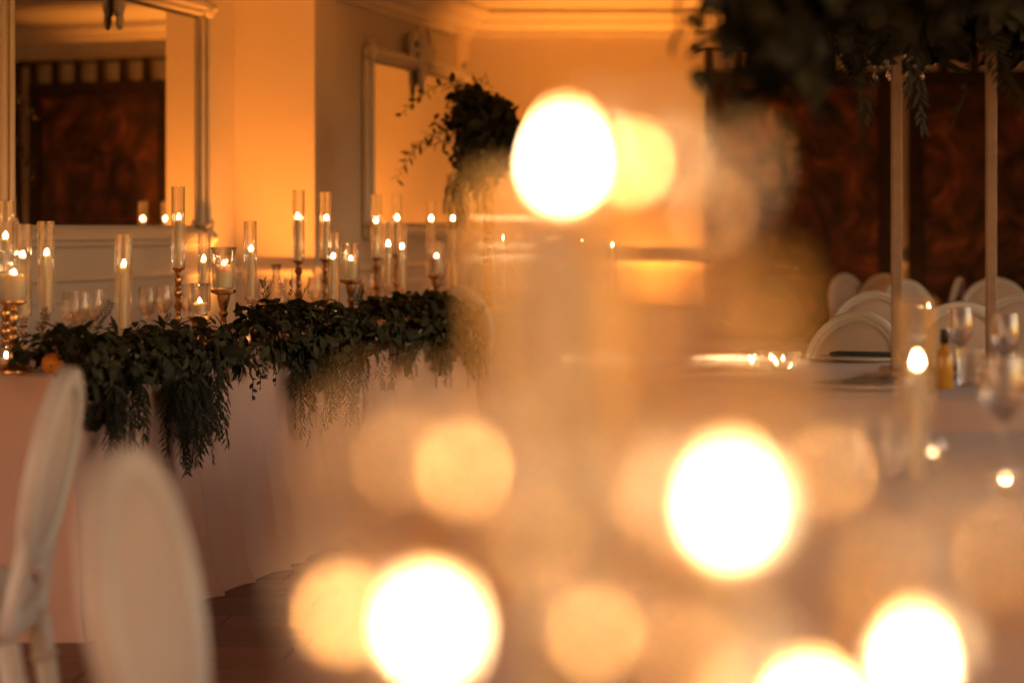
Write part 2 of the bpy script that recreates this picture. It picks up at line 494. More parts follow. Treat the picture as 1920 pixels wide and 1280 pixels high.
sA, pA = onwall(690, W2-0.02); sB, pB = onwall(858, W2-0.02)
wall_mirror(W2-0.004, sA, sB, zat(424, pA.y), zat(110, pA.y), 'white framed mirror with carved crest behind the arching leafy branches', 0.075)

# ------------------------------------------------------------------ tapestries hung by tabs from a rod on the far wall
def tapestry(x0, x1, label, z0=0.45, zt=2.27, zr=2.42):
    root = empty('tapestry', ((x0+x1)/2, FARY-0.06, 0)); W_ = x1-x0
    b = MB(); nx, nz = 40, 14
    for j in range(nz+1):
        for i in range(nx+1):
            u = i/nx; q = j/nz
            b.v.append(((u-0.5)*W_, 0.012*math.sin(u*19+q*1.5)*(0.4+0.6*(1-q)), z0 + (zt-z0)*q))
    for j in range(nz):
        for i in range(nx):
            a = j*(nx+1)+i; b.f.append((a, a+1, a+nx+2, a+nx+1))
    b.build('woven_panel', M['tapestry'], root)
    for (u0, u1, v0, v1) in ((-W_/2, W_/2, zt-0.10, zt), (-W_/2, -W_/2+0.10, z0, zt-0.101), (W_/2-0.10, W_/2, z0, zt-0.101)):
        b = MB(); b.box(u0, u1, -0.026, -0.018, v0, v1); b.build('border_band', M['tap_border'], root, smooth=False)
    n = max(3, round(W_/0.205)); tw = 0.06
    for i in range(n+1):
        cx = -W_/2 + tw/2 + (W_-tw)*i/n
        b = MB(); b.bbox(cx-tw/2, cx+tw/2, -0.022, 0.014, zt-0.005, zr+0.018, 0.006); b.build('tab', M['tap_border'], root, smooth=False)
    b = MB(); b.tube([(-W_/2-0.05, -0.004, zr), (W_/2+0.05, -0.004, zr)], 0.014, 10)
    b.ball((-W_/2-0.06, -0.004, zr), 0.026); b.ball((W_/2+0.06, -0.004, zr), 0.026)
    b.build('rod', M['dark'], root)
    tag(root, label, 'tapestry', 'dark tapestries on the far wall')
tapestry(1.30, 2.58, 'dark brown tapestry on the far wall nearest the amber lit plaster')
tapestry(2.68, 4.60, 'dark tapestry on the far wall behind the white chairs at right')

# ------------------------------------------------------------------ amber wall washers
def uplight(loc, aim, label, power=UP_W, size=R(66)):
    root = empty('uplight', loc)
    b = MB(); b.lathe([(0.0, 0.0), (0.085, 0.0), (0.085, 0.012), (0.07, 0.016), (0.07, 0.10), (0.076, 0.104), (0.076, 0.118), (0.066, 0.118), (0.06, 0.105), (0.0, 0.105)], 20)
    b.build('housing', M['dark'], root)
    for sg in (-1, 1):
        b = MB(); b.tube([(sg*0.1, 0, 0.0), (sg*0.1, 0, 0.07), (sg*0.07, 0, 0.07)], 0.008, 6); b.build('bracket', M['dark'], root)
    ld = bpy.data.lights.new('uplight_lamp', 'SPOT'); ld.energy = power; ld.color = UP_COL; ld.spot_size = size; ld.spot_blend = 0.8; ld.shadow_soft_size = 0.05
    lo = bpy.data.objects.new('lamp', ld); col.objects.link(lo); lo.parent = root; lo.location = (0, 0, 0.13)
    d = Vector(aim) - Vector(loc); lo.rotation_euler = d.to_track_quat('-Z', 'Y').to_euler()
    tag(root, label, 'uplight', 'amber uplights along the walls')
P = C0 + V*(W1-0.36) + U*(S_P0-0.55)
uplight((P.x, P.y, 0), (P.x+0.10, P.y+0.20, 2.2), 'amber uplight in the corner beside the projecting pier', UP_W*2.0)
P = C0 + V*(W1-0.25) + U*2.55
uplight((P.x, P.y, 0), (P.x-0.10, P.y+0.02, 2.0), 'amber uplight on the floor left of the large mirror', UP_W*0.5, R(42))
for k_, (x, pw) in enumerate(((0.25, 1.1), (0.95, 1.9), (2.64, 0.10), (5.0, 0.6))):
    uplight((x, FARY-0.40, 0), (x, FARY-0.16, 2.3), ('amber uplight at the foot of the far wall by the corner', 'amber uplight at the foot of the far wall beside the first tapestry', 'amber uplight on the floor between the two tapestries', 'amber uplight at the far right end of the far wall')[k_], UP_W*pw)

# ------------------------------------------------------------------ cloth covered tables
def fold_noise(seed):
    rr = random.Random(seed)
    ws = [(rr.uniform(2.2, 4.5), rr.uniform(0, 6.28), 1.0), (rr.uniform(5, 9), rr.uniform(0, 6.28), 0.8), (rr.uniform(11, 16), rr.uniform(0, 6.28), 0.45), (rr.uniform(20, 28), rr.uniform(0, 6.28), 0.2)]
    return lambda t: sum(a*math.sin(w_*t+p_) for w_, p_, a in ws)/2.0
def cloth_skirt(path, top, seed, flare=0.07, amp=0.06, nz=26, hem=0.012):
    """path: closed list of (point, outward normal, arc length); drop with soft tapering folds"""
    rr = random.Random(seed); f = fold_noise(seed); b = MB(); n = len(path)
    ridges = []; t = rr.uniform(0, .2); tmax = max(q[2] for q in path)
    while t < tmax:
        ridges.append((t, rr.uniform(.022, .055), rr.uniform(.35, 1.0), rr.uniform(-.10, .10), rr.uniform(.0, .45))); t += rr.uniform(.13, .42)
    def fold(t, q):
        v = .35*math.sin(2.1*t+seed)
        for c, w_, h, sk, q0 in ridges:
            u = (t - c - sk*q)/(w_*(.7+.9*q))
            if abs(u) < 3: v += h*math.exp(-u*u)*min(1, max(0, (q-q0)/.35))
        return v
    for j in range(nz+1):
        q = j/nz
        for (p, nn, t) in path:
            off = 0.004 + flare*q**1.6 + amp*(q**.9)*fold(t, q)
            z = top - (top-hem)*q
            if q > .93: off += (q-.93)/.07*.025
            if q == 0: off = -0.012; z = top
            if j == 1: z = top-0.012; off = 0.004
            b.v.append((p.x+nn.x*off, p.y+nn.y*off, z))
    for j in range(nz):
        for i in range(n):
            i2 = (i+1) % n
            b.f.append((j*n+i, j*n+i2, (j+1)*n+i2, (j+1)*n+i))
    b.f.append(tuple(range(n)))
    return b
def rect_path(cx0, cx1, cy0, cy1, Mx, step=0.018, rc=0.03):
    pts = []
    segs = [((cx0, cy0), (cx1, cy0), (0, -1)), ((cx1, cy0), (cx1, cy1), (1, 0)), ((cx1, cy1), (cx0, cy1), (0, 1)), ((cx0, cy1), (cx0, cy0), (-1, 0))]
    t = 0; R3 = Mx.to_3x3()
    for (a, b_, nn) in segs:
        ln = math.hypot(b_[0]-a[0], b_[1]-a[1]); n = int(ln/step)
        for i in range(n):
            u = (i+0.5)/n; u = u
            x = a[0]+(b_[0]-a[0])*u; y = a[1]+(b_[1]-a[1])*u
            d0 = u*ln; d1 = ln-d0
            n3 = Vector((nn[0], nn[1], 0)); tn = Vector(((b_[0]-a[0])/ln, (b_[1]-a[1])/ln, 0))
            if d0 < 0.10: n3 = n3 - tn*(1-d0/0.10)
            if d1 < 0.10: n3 = n3 + tn*(1-d1/0.10)
            n3.normalize()
            pts.append((Mx @ Vector((x, y, 0)), R3 @ n3, t + d0))
        t += ln
    return pts
def circ_path(r, n=240):
    return [(Vector((r*math.cos(2*PI*i/n), r*math.sin(2*PI*i/n), 0)), Vector((math.cos(2*PI*i/n), math.sin(2*PI*i/n), 0)), 2*PI*r*i/n) for i in range(n)]

TL = 4.62   # head table length
head = empty('head_table', (C0.x, C0.y, 0), ANG)        # local x along, local y towards the wall
I4 = Matrix.Identity(4)
hc = cloth_skirt(rect_path(0, TL, 0, 0.8, I4), TT, 5, 0.075, 0.05).build('tablecloth', M['cloth'], head, sharp=50)
b = MB(); b.box(0.03, TL-0.03, 0.03, 0.77, TT-0.04, TT-0.015); b.build('tabletop', M['stem'], head, smooth=False)
for x in (0.2, TL/2, TL-0.2):
    for y in (0.12, 0.68):
        b = MB(); b.tube([(x, y, 0), (x, y, TT-0.04)], 0.02, 8); b.build('leg', M['dark'], head)
tag(head, 'long head table draped to the floor in a blush cloth', 'table')

def round_table(cx, cy, r, seed, label, cloth='linen'):
    t = empty('round_table', (cx, cy, 0))
    cloth_skirt(circ_path(r), TT, seed, 0.05, 0.045).build('tablecloth', M[cloth], t, sharp=50)
    b = MB(); b.lathe([(0, TT-0.04), (r-0.03, TT-0.04), (r-0.03, TT-0.015), (0, TT-0.015)], 40); b.build('tabletop', M['stem'], t, smooth=False)
    b = MB(); b.lathe([(0, 0.0), (0.28, 0), (0.28, 0.02), (0.05, 0.05), (0.035, 0.1), (0.035, TT-0.04)], 16); b.build('pedestal', M['dark'], t)
    tag(t, label, 'table', 'round guest tables')
    return t
TF = (0.12, 1.05); TA = (1.25, 7.0); TB = (1.22, 4.25); TD = (0.0, 13.2); TE = (2.45, 12.5)
round_table(*TF, 0.78, 21, 'nearest round table carrying the large out of focus candles')
round_table(*TA, 0.92, 22, 'round table with the small amber bottle and a tall two post stand')
round_table(*TB, 0.82, 23, 'round table at right carrying the small blurred taper flame')
round_table(*TD, 0.85, 24, 'round table beyond the far end of the head table')
round_table(*TE, 0.80, 25, 'distant round table at right among the white oval chairs')

# ------------------------------------------------------------------ white oval back chairs
def make_chair():
    root = empty('oval_back_chair')                    # faces local +x
    # seat rail and cushion
    def seat_pts(grow, n=40):
        out = []
        for i in range(n):
            a = 2*PI*i/n; c, s_ = math.cos(a), math.sin(a)
            e_ = 0.55
            x = 0.225*abs(c)**e_*(1 if c > 0 else -1); y = 0.225*abs(s_)**e_*(1 if s_ > 0 else -1)
            y *= 1 + 0.10*(x/0.225)
            out.append((x*(1+grow/0.225), y*(1+grow/0.225)))
        return out
    def loft(rings, capt=True):
        b = MB(); n = len(rings[0][0])
        for pts, z in rings:
            b.v += [(x, y, z) for x, y in pts]
        for j in range(len(rings)-1):
            for i in range(n):
                i2 = (i+1) % n; b.f.append((j*n+i, j*n+i2, (j+1)*n+i2, (j+1)*n+i))
        b.f.append(tuple(reversed(range(n)))); b.f.append(tuple(range((len(rings)-1)*n, len(rings)*n)))
        return b
    loft([(seat_pts(-.004), .385), (seat_pts(0), .39), (seat_pts(0), .415), (seat_pts(.006), .42), (seat_pts(.006), .43), (seat_pts(-.004), .438)]).build('seat_rail', M['chair'], root, sharp=35)
    loft([(seat_pts(-.012), .4385), (seat_pts(-.005), .455), (seat_pts(-.012), .478), (seat_pts(-.05), .494), (seat_pts(-.11), .502), (seat_pts(-.18), .505)]).build('seat', M['cushion'], root, sharp=60)
    for sg in (-1, 1):
        b = MB(); b.lathe([(0, .0), (.012, 0), (.016, .02), (.012, .03), (.016, .05), (.024, .30), (.028, .33), (.022, .34), (.030, .35), (.030, .384), (0, .384)], 14, (0.19, sg*0.195, 0)); b.build('leg', M['chair'], root, sharp=40)
        b = MB(); pts = [(-0.27, sg*0.17, 0), (-0.245, sg*0.172, .15), (-0.215, sg*0.175, .33), (-0.205, sg*0.175, .384)]
        b.tube(pts, [.014, .019, .025, .026], 12); b.tube([(-.222, sg*.1745, .29), (-.220, sg*.1745, .30), (-.218, sg*.1745, .31)], [.024, .032, .024], 12)
        b.build('leg', M['chair'], root, sharp=40)
    # oval back, leaning
    T = Matrix.Translation((-0.225, 0, 0.52)) @ Matrix.Rotation(R(-11), 4, 'Y')
    aW, aH, zc = 0.185, 0.187, 0.20
    b = MB(); n = 64
    prof = [(-.024, -.014), (-.020, .010), (-.013, .016), (-.006, .011), (-.001, .017), (.010, .019), (.018, .014), (.021, .0), (.018, -.016), (.006, -.022), (-.012, -.021)]
    for k_ in range(n):
        a = 2*PI*k_/n; c, s_ = math.cos(a), math.sin(a)
        nn = Vector((0, c/aW, s_/aH)).normalized()
        for (o, x) in prof:
            b.v.append(tuple(T @ Vector((x, aW*c+nn.y*o, zc+aH*s_+nn.z*o))))
    m_ = len(prof)
    for k_ in range(n):
        k2 = (k_+1) % n
        for j in range(m_):
            j2 = (j+1) % m_; b.f.append((k_*m_+j, k_*m_+j2, k2*m_+j2, k2*m_+j))
    rim = b.build('backrest', M['chair'], root, fixn=True, sharp=50)
    b = MB()
    for sg in (1, -1):
        base = len(b.v)
        rings = [(1.0, .0), (.94, .012), (.8, .019), (.5, .024), (.0001, .026)]
        for f_, x in rings:
            for k_ in range(n):
                a = 2*PI*k_/n
                b.v.append(tuple(T @ Vector((sg*x*(1 if sg > 0 else .7), (aW-.02)*f_*math.cos(a), zc+(aH-.02)*f_*math.sin(a)))))
        for j in range(len(rings)-1):
            for k_ in range(n):
                k2 = (k_+1) % n; b.f.append((base+j*n+k_, base+j*n+k2, base+(j+1)*n+k2, base+(j+1)*n+k_))
    b.build('back_cushion', M['cushion'], rim, fixn=True, sharp=60)
    for sg in (-1, 1):
        b = MB(); p0 = Vector((-0.205, sg*0.165, .40)); p2 = T @ Vector((-.002, sg*0.145, .085))
        b.tube([p0, p0.lerp(p2, .35)+Vector((0, sg*.004, 0)), p0.lerp(p2, .7), p2], [.022, .018, .016, .018], 10); b.build('back_post', M['chair'], root)
    return root
chair0 = make_chair(); used = []
def place_chair(px, d, face, label):
    o = chair0 if not used else copy_tree(chair0)
    used.append(1)
    ang = math.atan2(face[1], face[0])
    # place so that the centre of the back stands at column px
    bx = (px-960)/FPX*d
    off = Vector((-0.26*math.cos(ang), -0.26*math.sin(ang), 0))
    o.location = (bx-off.x, d-off.y, 0); o.rotation_euler = (0, 0, ang)
    tag(o, label, 'chair', 'white oval back chairs')
place_chair(280, 3.1, (.99, -.13), 'nearest white oval back chair, its padded back filling the lower left corner')
place_chair(92, 4.95, (-1, -.02), 'white oval back chair seen edge on at the left frame edge')
place_chair(1600, 8.3, (-.66, -.75), 'white oval back chair behind the left side of the amber bottle table')
place_chair(1634, 11.0, (-.45, -.9), 'oval back chair directly behind the large double rimmed chair at right')
place_chair(1703, 13.6, (.55, -.83), 'distant oval back chair between the dark post and the small taper flame')
place_chair(1592, 15.3, (.75, -.66), 'distant oval back chair furthest left in front of the tapestry')
place_chair(1650, 15.2, (-.8, -.6), 'distant narrow oval back chair left of the dark centrepiece post')
place_chair(1786, 14.3, (-.96, .28), 'distant oval back chair turned almost edge on in front of the tapestry')
place_chair(1866, 14.0, (-.2, -.98), 'distant oval back chair facing the camera behind the right hand post')
place_chair(1802, 9.5, (.25, .97), 'oval back chair behind the small amber bottle, only its arched top showing')
place_chair(1905, 10.5, (-.5, -.85), 'oval back chair at the right frame edge beyond the amber bottle table')
place_chair(866, 12.0, (.6, .8), 'oval back chair just past the far end of the leafy garland')

# ------------------------------------------------------------------ candles, tubes and holders
def flame_mesh(h, r):
    b = MB(); pr = [(0, 0), (.45, .05), (.8, .15), (1, .28), (.95, .42), (.72, .6), (.42, .78), (.18, .92), (0, 1)]
    b.lathe([(q*r, z*h) for q, z in pr], 14); return b.mesh('flame', M['flame'])
FL = [flame_mesh(0.027, 0.0058), flame_mesh(0.024, 0.0055), flame_mesh(0.027, 0.0056)]
def candle(loc, h, r, label, kind='taper', group='candles on the head table', fl=None, flsc=1.0, lamp=0.7):
    root = empty(kind+'_candle', loc)
    b = MB()
    if kind == 'taper':
        b.lathe([(0, 0), (r*1.12, 0), (r*1.08, h*.3), (r*.95, h*.8), (r*.86, h-.006), (r*.72, h-.001), (r*.45, h-.004), (0, h-.006)], 18)
        for k_ in range(3):
            a = random.uniform(0, 6.28); l_ = random.uniform(.02, .08)
            b.tube([(r*.82*math.cos(a), r*.82*math.sin(a), h-.004), (r*.97*math.cos(a), r*.97*math.sin(a), h-l_*.5), (r*1.0*math.cos(a), r*1.0*math.sin(a), h-l_)], [.0012, .0022, .003], 6)
    else:
        b.lathe([(0, 0), (r*.98, 0), (r, .003), (r, h-.004), (r*.96, h), (r*.86, h+.001), (r*.78, h-.004), (r*.5, h-.008), (0, h-.009)], 26)
    b.build('wax', M['wax'], root, sharp=50)
    top = h-.006 if kind == 'taper' else h-.009
    b = MB(); b.tube([(0, 0, top-.002), (.0005, 0, top+.005), (.002, 0, top+.010)], .0011, 6); b.build('wick', M['wick'], root)
    o = link('flame', fl or random.choice(FL), root, (0.001, 0, top+.0045), (random.uniform(-.06, .06), random.uniform(-.06, .06), random.uniform(0, 6)), flsc)
    tag(root, label, 'candle', group)
    if lamp: candle_lamp(root, top+.016, lamp)
    return root
def candle_lamp(root, z, power):
    """the flame's own light, as a small lamp inside the flame"""
    ld = bpy.data.lights.new('candle_lamp', 'POINT'); ld.energy = power; ld.color = (1.0, .56, .20); ld.shadow_soft_size = .004
    lo = bpy.data.objects.new('flame_light', ld); col.objects.link(lo); lo.parent = root; lo.location = (0, 0, z)
tube_cache = {}
def glass_tube(loc, h, r, label, th=.0013, group='glass candle tubes', mat='glass'):
    key = (round(h, 3), round(r, 4), mat)
    if key not in tube_cache:
        b = MB(); b.lathe([(r-th, 0.0), (r-.0004, 0), (r, .0006), (r, h-.0008), (r-th*.5, h), (r-th, h-.0008)], 64, closed=True)
        tube_cache[key] = b.mesh('glass_tube', M[mat], fixn=True); tube_cache[key].set_sharp_from_angle(angle=R(25))
    o = link('glass_tube', tube_cache[key], None, loc); tag(o, label, 'glass tube', group)
    return o
def hurricane(loc, h, r, label):
    b = MB(); th = .0024
    out = [(r*.82, 0), (r*.86, h*.05), (r*.97, h*.2), (r*.96, h*.45), (r*.93, h*.7), (r*1.0, h*.9), (r*1.12, h)]
    prof = [(0, 0)] + out + [(q-th, z) for q, z in reversed(out[1:])] + [(r*.80, .005), (0, .005)]
    b.lathe(prof, 48)
    o = b.build('hurricane_glass', M['glass'], None, fixn=True, sharp=60); o.location = loc
    tag(o, label, 'hurricane glass', 'flared hurricane glasses'); return o
def candlestick(loc, h, label, mat='gold', top_r=.026, base_r=.042, seed=0):
    rr = random.Random(seed)
    b = MB()
    pr = [(0, 0), (base_r, 0), (base_r, .006), (base_r*.86, .010), (base_r*.80, .016), (base_r*.5, .022)]
    z = .022; body = h-.022-.020
    units = max(1, int(body/.045))
    for i in range(units):
        u0 = z + body*i/units; du = body/units; k_ = .012 + .004*rr.random()
        pr += [(.009, u0+du*.08), (k_*.9, u0+du*.2), (k_*1.25, u0+du*.45), (k_*.9, u0+du*.68), (.0085, u0+du*.82), (.0135, u0+du*.9), (.0135, u0+du*.96)]
    pr += [(.010, h-.018), (top_r*.6, h-.012), (top_r*.95, h-.006), (top_r, h-.004), (top_r, h), (0, h)]
    b.lathe(pr, 24)
    o = b.build('candlestick', M[mat], None, sharp=45); o.location = loc
    tag(o, label, 'candlestick', 'turned candlesticks'); return o
def votive(loc, r, h, label, mat='copper', fs=.8):
    root = empty('votive', loc)
    b = MB()
    out = [(r*.6, 0), (r*.85, h*.12), (r, h*.45), (r*.92, h*.8), (r*.78, h)]
    prof = [(0, 0)] + out + [(q-.0025, z) for q, z in reversed(out[1:])] + [(0, .006)]
    b.lathe(prof, 28)
    b.build('cup', M[mat], root, fixn=True, sharp=60)
    b = MB(); b.lathe([(0, .007), (r*.62, .007), (r*.66, h*.45), (r*.6, h*.47), (0, h*.45)], 20); b.build('wax', M['wax'], root)
    link('flame', FL[1], root, (0, 0, h*.47), None, fs)
    tag(root, label, 'votive', 'small votive lights'); return root

TUBE_L = 0.30
# column, setback from the table front, row of tube top, row of wax top, tube radius, holder, words that single it out
tapers = [
 (10, .42, 377, 447, .029, 'gold', 'cut by the left frame edge'),
 (44, .52, 420, 484, .027, 'glass', 'just right of the leftmost pillar candle'),
 (86, .50, 415, 478, .029, 'glass', 'third from the left frame edge'),
 (231, .30, 440, 500, .029, None, 'standing alone in the garland left of centre'),
 (334, .42, 350, 411, .026, 'gold', 'tallest of all, below the large mirror'),
 (383, .55, 437, 490, .026, 'glass', 'behind the small low hurricane glass'),
 (469, .34, 415, 470, .026, 'glass', 'on a glass foot above the copper votive'),
 (560, .42, 357, 410, .0265, 'bronze', 'tall and left in front of the pier edge'),
 (610, .46, 360, 412, .0265, 'bronze', 'tall and just right of the pier edge'),
 (626, .30, 436, 484, .0265, None, 'low beside the fourth pillar candle'),
 (706, .44, 365, 417, .0265, 'bronze', 'left of the tall pair below mirror two'),
 (744, .52, 365, 412, .0255, 'bronze', 'right of the tall pair below mirror two'),
 (726, .36, 416, 461, .0235, 'glass', 'low, between the tall far pair'),
 (754, .30, 420, 466, .0215, 'glass', 'low at the right of the tall far pair'),
]
for i, (px, bk, yt, yw, r, hold, words) in enumerate(tapers):
    s_, p = onwall(px, bk); d = p.y
    zt = zat(yt, d); zb = zt - TUBE_L
    if zb < TT+0.006 or hold is None: zb = TT+0.004
    hh = zt-zb
    if zb > TT+0.02:
        if hold == 'glass':
            o = candlestick((p.x, p.y, TT), zb-TT, 'clear glass candlestick under the taper '+words, 'gold', seed=i); o.data.materials[0] = M['crystal']
        else:
            candlestick((p.x, p.y, TT), zb-TT, ('gold' if hold == 'gold' else 'dark gold')+' turned candlestick under the taper '+words, hold, seed=i)
    glass_tube((p.x, p.y, zb+.0005), round(hh, 3), r, 'clear glass tube round the taper '+words)
    candle((p.x+random.uniform(-.004, .004), p.y, zb+.001), zat(yw, d)-zb, .0105, 'lit ivory taper candle '+words)
# pillar candles: column, setback, row of hurricane top or None, row of wax top, row of wax bottom, radius of wax, words
pillars = [
 (25, .20, 470, 514, 563, .033, 'gold', 'at the left frame edge'),
 (374, .22, 531, 567, 589, .021, None, 'smallest and lowest of the pillars'),
 (419, .22, 463, 497, 539, .029, 'gold', 'at the middle of the garland'),
 (658, .24, 456, 487, 521, .027, 'bronze', 'fourth from the left'),
 (818, .26, 452, 482, 513, .029, 'bronze', 'at the far end of the head table'),
]
for i, (px, bk, yt, yw, yb, r, hold, words) in enumerate(pillars):
    s_, p = onwall(px, bk); d = p.y; zb = zat(yb, d); zt = zat(yt, d)
    hw = r*1.55 if px != 25 else r*1.35
    if px == 25:
        candlestick((p.x, p.y, TT), zb-TT-.001, 'wide turned gold pillar holder at the left frame edge beside the oranges', 'gold', .043, .055, seed=40)
    elif hold:
        b = MB(); h = zb-TT-.007
        b.lathe([(0, 0), (.038, 0), (.038, .006), (.03, .012), (.017, .03), (.012, h*.35), (.0105, h*.5), (.017, h*.54), (.017, h*.58), (.0105, h*.62), (.016, h*.7), (.022, h*.8), (.024, h*.9), (.046, h*.94), (.048, h), (0, h)], 28)
        o = b.build('goblet_holder', M[hold], None, sharp=45); o.location = (p.x, p.y, TT); tag(o, 'goblet shaped candle holder under the pillar '+words, 'candle holder', 'turned candlesticks')
    else:
        b = MB(); h = max(.02, zb-TT-.007); b.lathe([(0, 0), (.045, 0), (.045, .008), (.022, .016), (.018, h*.5), (.03, h*.85), (.044, h*.9), (.044, h), (0, h)], 26)
        o = b.build('goblet_holder', M['gold'], None, sharp=45); o.location = (p.x, p.y, TT); tag(o, 'short gold dish holder under the pillar '+words, 'candle holder', 'turned candlesticks')
    hurricane((p.x, p.y, zb-.006), zt-zb+.006, hw, 'flared clear hurricane glass round the pillar '+words)
    candle((p.x, p.y, zb), zat(yw, d)-zb, r, 'lit ivory pillar candle '+words, 'pillar', flsc=.85)
# votives on the head table
s_, p = onwall(458, .03); votive((p.x, p.y, zat(652, p.y)), .028, .055, 'round copper votive half sunk in the garland')
s_, p = onwall(632, .10); votive((p.x, p.y, TT+.06), .022, .05, 'clear glass votive tucked in the leaves below the low pillar candle', 'glass')
s_, p = onwall(805, .12); votive((p.x, p.y, TT+.07), .025, .05, 'clear glass votive in the leaves at the far end of the garland', 'glass')
s_, p = onwall(12, .30); votive((p.x, p.y, TT), .03, .07, 'tall glowing glass votive behind the gold pillar holder at the left frame edge', 'glass')

# wine glasses and carafe behind the candles
def wineglass_mesh():
    b = MB(); out = [(.033, 0), (.034, .002), (.012, .006), (.0045, .012), (.004, .08), (.008, .088), (.026, .105), (.036, .13), (.037, .15), (.032, .185), (.030, .20)]
    prof = [(0, 0)] + out + [(q-.0012, z) for q, z in reversed(out[6:])] + [(0, .0915)]
    b.lathe(prof, 32); me = b.mesh('wine_glass', M['glass'], fixn=True); me.set_sharp_from_angle(angle=R(60)); return me
def tumbler_mesh():
    b = MB(); prof = [(0, 0), (.032, 0), (.034, .004), (.038, .10), (.0365, .10), (.0325, .010), (0, .009)]
    b.lathe(prof, 32); me = b.mesh('tumbler', M['glass'], fixn=True); me.set_sharp_from_angle(angle=R(40)); return me
WG, TM = wineglass_mesh(), tumbler_mesh()
for px, bk, w_ in ((132, .62, 'behind the garland, leftmost of all'), (150, .56, 'behind the garland, second from the left'), (176, .64, 'behind the garland, third from the left'), (275, .6, 'just right of the lone taper in the garland'), (306, .66, 'left of the gold candlestick with the tallest tube'), (352, .62, 'between the tallest tube and the small hurricane glass'), (497, .62, 'left of the narrow carafe'), (545, .62, 'right of the narrow carafe'), (590, .6, 'between the two dark candlesticks by the pier'), (690, .62, 'below the left end of the second mirror')):
    s_, p = onwall(px, bk); o = link('wine_glass', WG, None, (p.x, p.y, TT)); tag(o, 'clear wine glass on the head table '+w_, 'wine glass', 'glassware on the head table')
s_, p = onwall(518, .55)
b = MB(); out = [(.04, 0), (.044, .01), (.045, .12), (.035, .17), (.018, .20), (.016, .24), (.024, .27)]
b.lathe([(0, 0)]+out+[(q-.002, z) for q, z in reversed(out[1:])]+[(0, .01)], 32)
o = b.build('carafe', M['glass'], None, fixn=True); o.location = (p.x, p.y, TT); tag(o, 'narrow necked clear glass carafe behind the garland', 'carafe')

# oranges at the near corner
def orange(px, bk, r, label):
    s_, p = onwall(px, bk); b = MB(); b.ball((0, 0, r*.94), r, 22, 16, (1, 1, .94)); 
    root = empty('orange_fruit', (p.x, p.y, TT)); b.build('peel', M['orange'], root)
    b = MB(); b.lathe([(0, .002), (.003, .001), (.004, 0)], 8, (0, 0, 0), M=Matrix.Translation((0, -r*.97, r*.80)) @ Matrix.Rotation(R(80), 4, 'X')); b.build('stem_end', M['stem'], root)
    tag(root, label, 'orange', 'oranges in the garland')
orange(99, .05, .033, 'whole orange lying at the near corner of the head table')
orange(133, .13, .031, 'orange half hidden by leaves, the right one of the pair')

# ------------------------------------------------------------------ foliage
def leaf_mesh(name, L_, W_, mat, kind):
    """a folded leaf along +x, 8 triangles or so"""
    b = MB()
    if kind == 'round': st = [(0, 0), (.25, .8), (.55, 1), (.82, .7), (1, 0)]
    else: st = [(0, 0), (.2, .6), (.45, 1), (.75, .6), (1, 0)]
    top = []
    for t, w_ in st:
        z = -.18*L_*t*t + .03*L_*math.sin(3*t)
        if w_ == 0: top.append([len(b.v)]); b.v.append((t*L_, 0, z))
        else:
            k_ = len(b.v); b.v += [(t*L_, -w_*W_/2, z+.16*W_), (t*L_, 0, z), (t*L_, w_*W_/2, z+.16*W_)]; top.append([k_, k_+1, k_+2])
    for a, c in zip(top[:-1], top[1:]):
        if len(a) == 1: b.f += [(a[0], c[0], c[1]), (a[0], c[1], c[2])]
        elif len(c) == 1: b.f += [(a[0], c[0], a[1]), (a[1], c[0], a[2])]
        else: b.f += [(a[0], c[0], c[1], a[1]), (a[1], c[1], c[2], a[2])]
    return b, b.mesh(name, mat)
LB = {}
for nm, L_, W_, mt, kd in (('oval', .052, .030, 'leaf', 'round'), ('round', .040, .036, 'leaf', 'round'), ('lance', .070, .018, 'leaf_dark', 'lance'), ('olive', .052, .013, 'leaf_pale', 'lance'), ('big', .075, .040, 'leaf_dark', 'round')):
    LB[nm] = leaf_mesh('leaf', L_, W_, M[mt], kd)
def orient(n, spin, droop=0.0):
    """rotation with leaf x axis lying roughly along a direction in the surface with normal n"""
    n = n.normalized(); a = n.cross(Vector((0, 0, 1)))
    if a.length < .05: a = Vector((1, 0, 0))
    a.normalize(); c = n.cross(a)
    x = a*math.cos(spin) + c*math.sin(spin) + n*random.uniform(-.1, .7) + Vector((0, 0, -droop)); x.normalize()
    y = n.cross(x).normalized(); z = x.cross(y)
    return Matrix((x, y, z)).transposed()
def stuff_leaves(items, name, mat, parent):
    b = MB()
    for (kind, p, Rm, sc) in items:
        src = LB[kind][0]; n0 = len(b.v)
        for q in src.v: b.v.append(tuple(p + Rm @ (Vector(q)*sc)))
        b.f += [tuple(i+n0 for i in f) for f in src.f]
    o = b.build(name, mat, parent); tag(o, kind='stuff'); return o
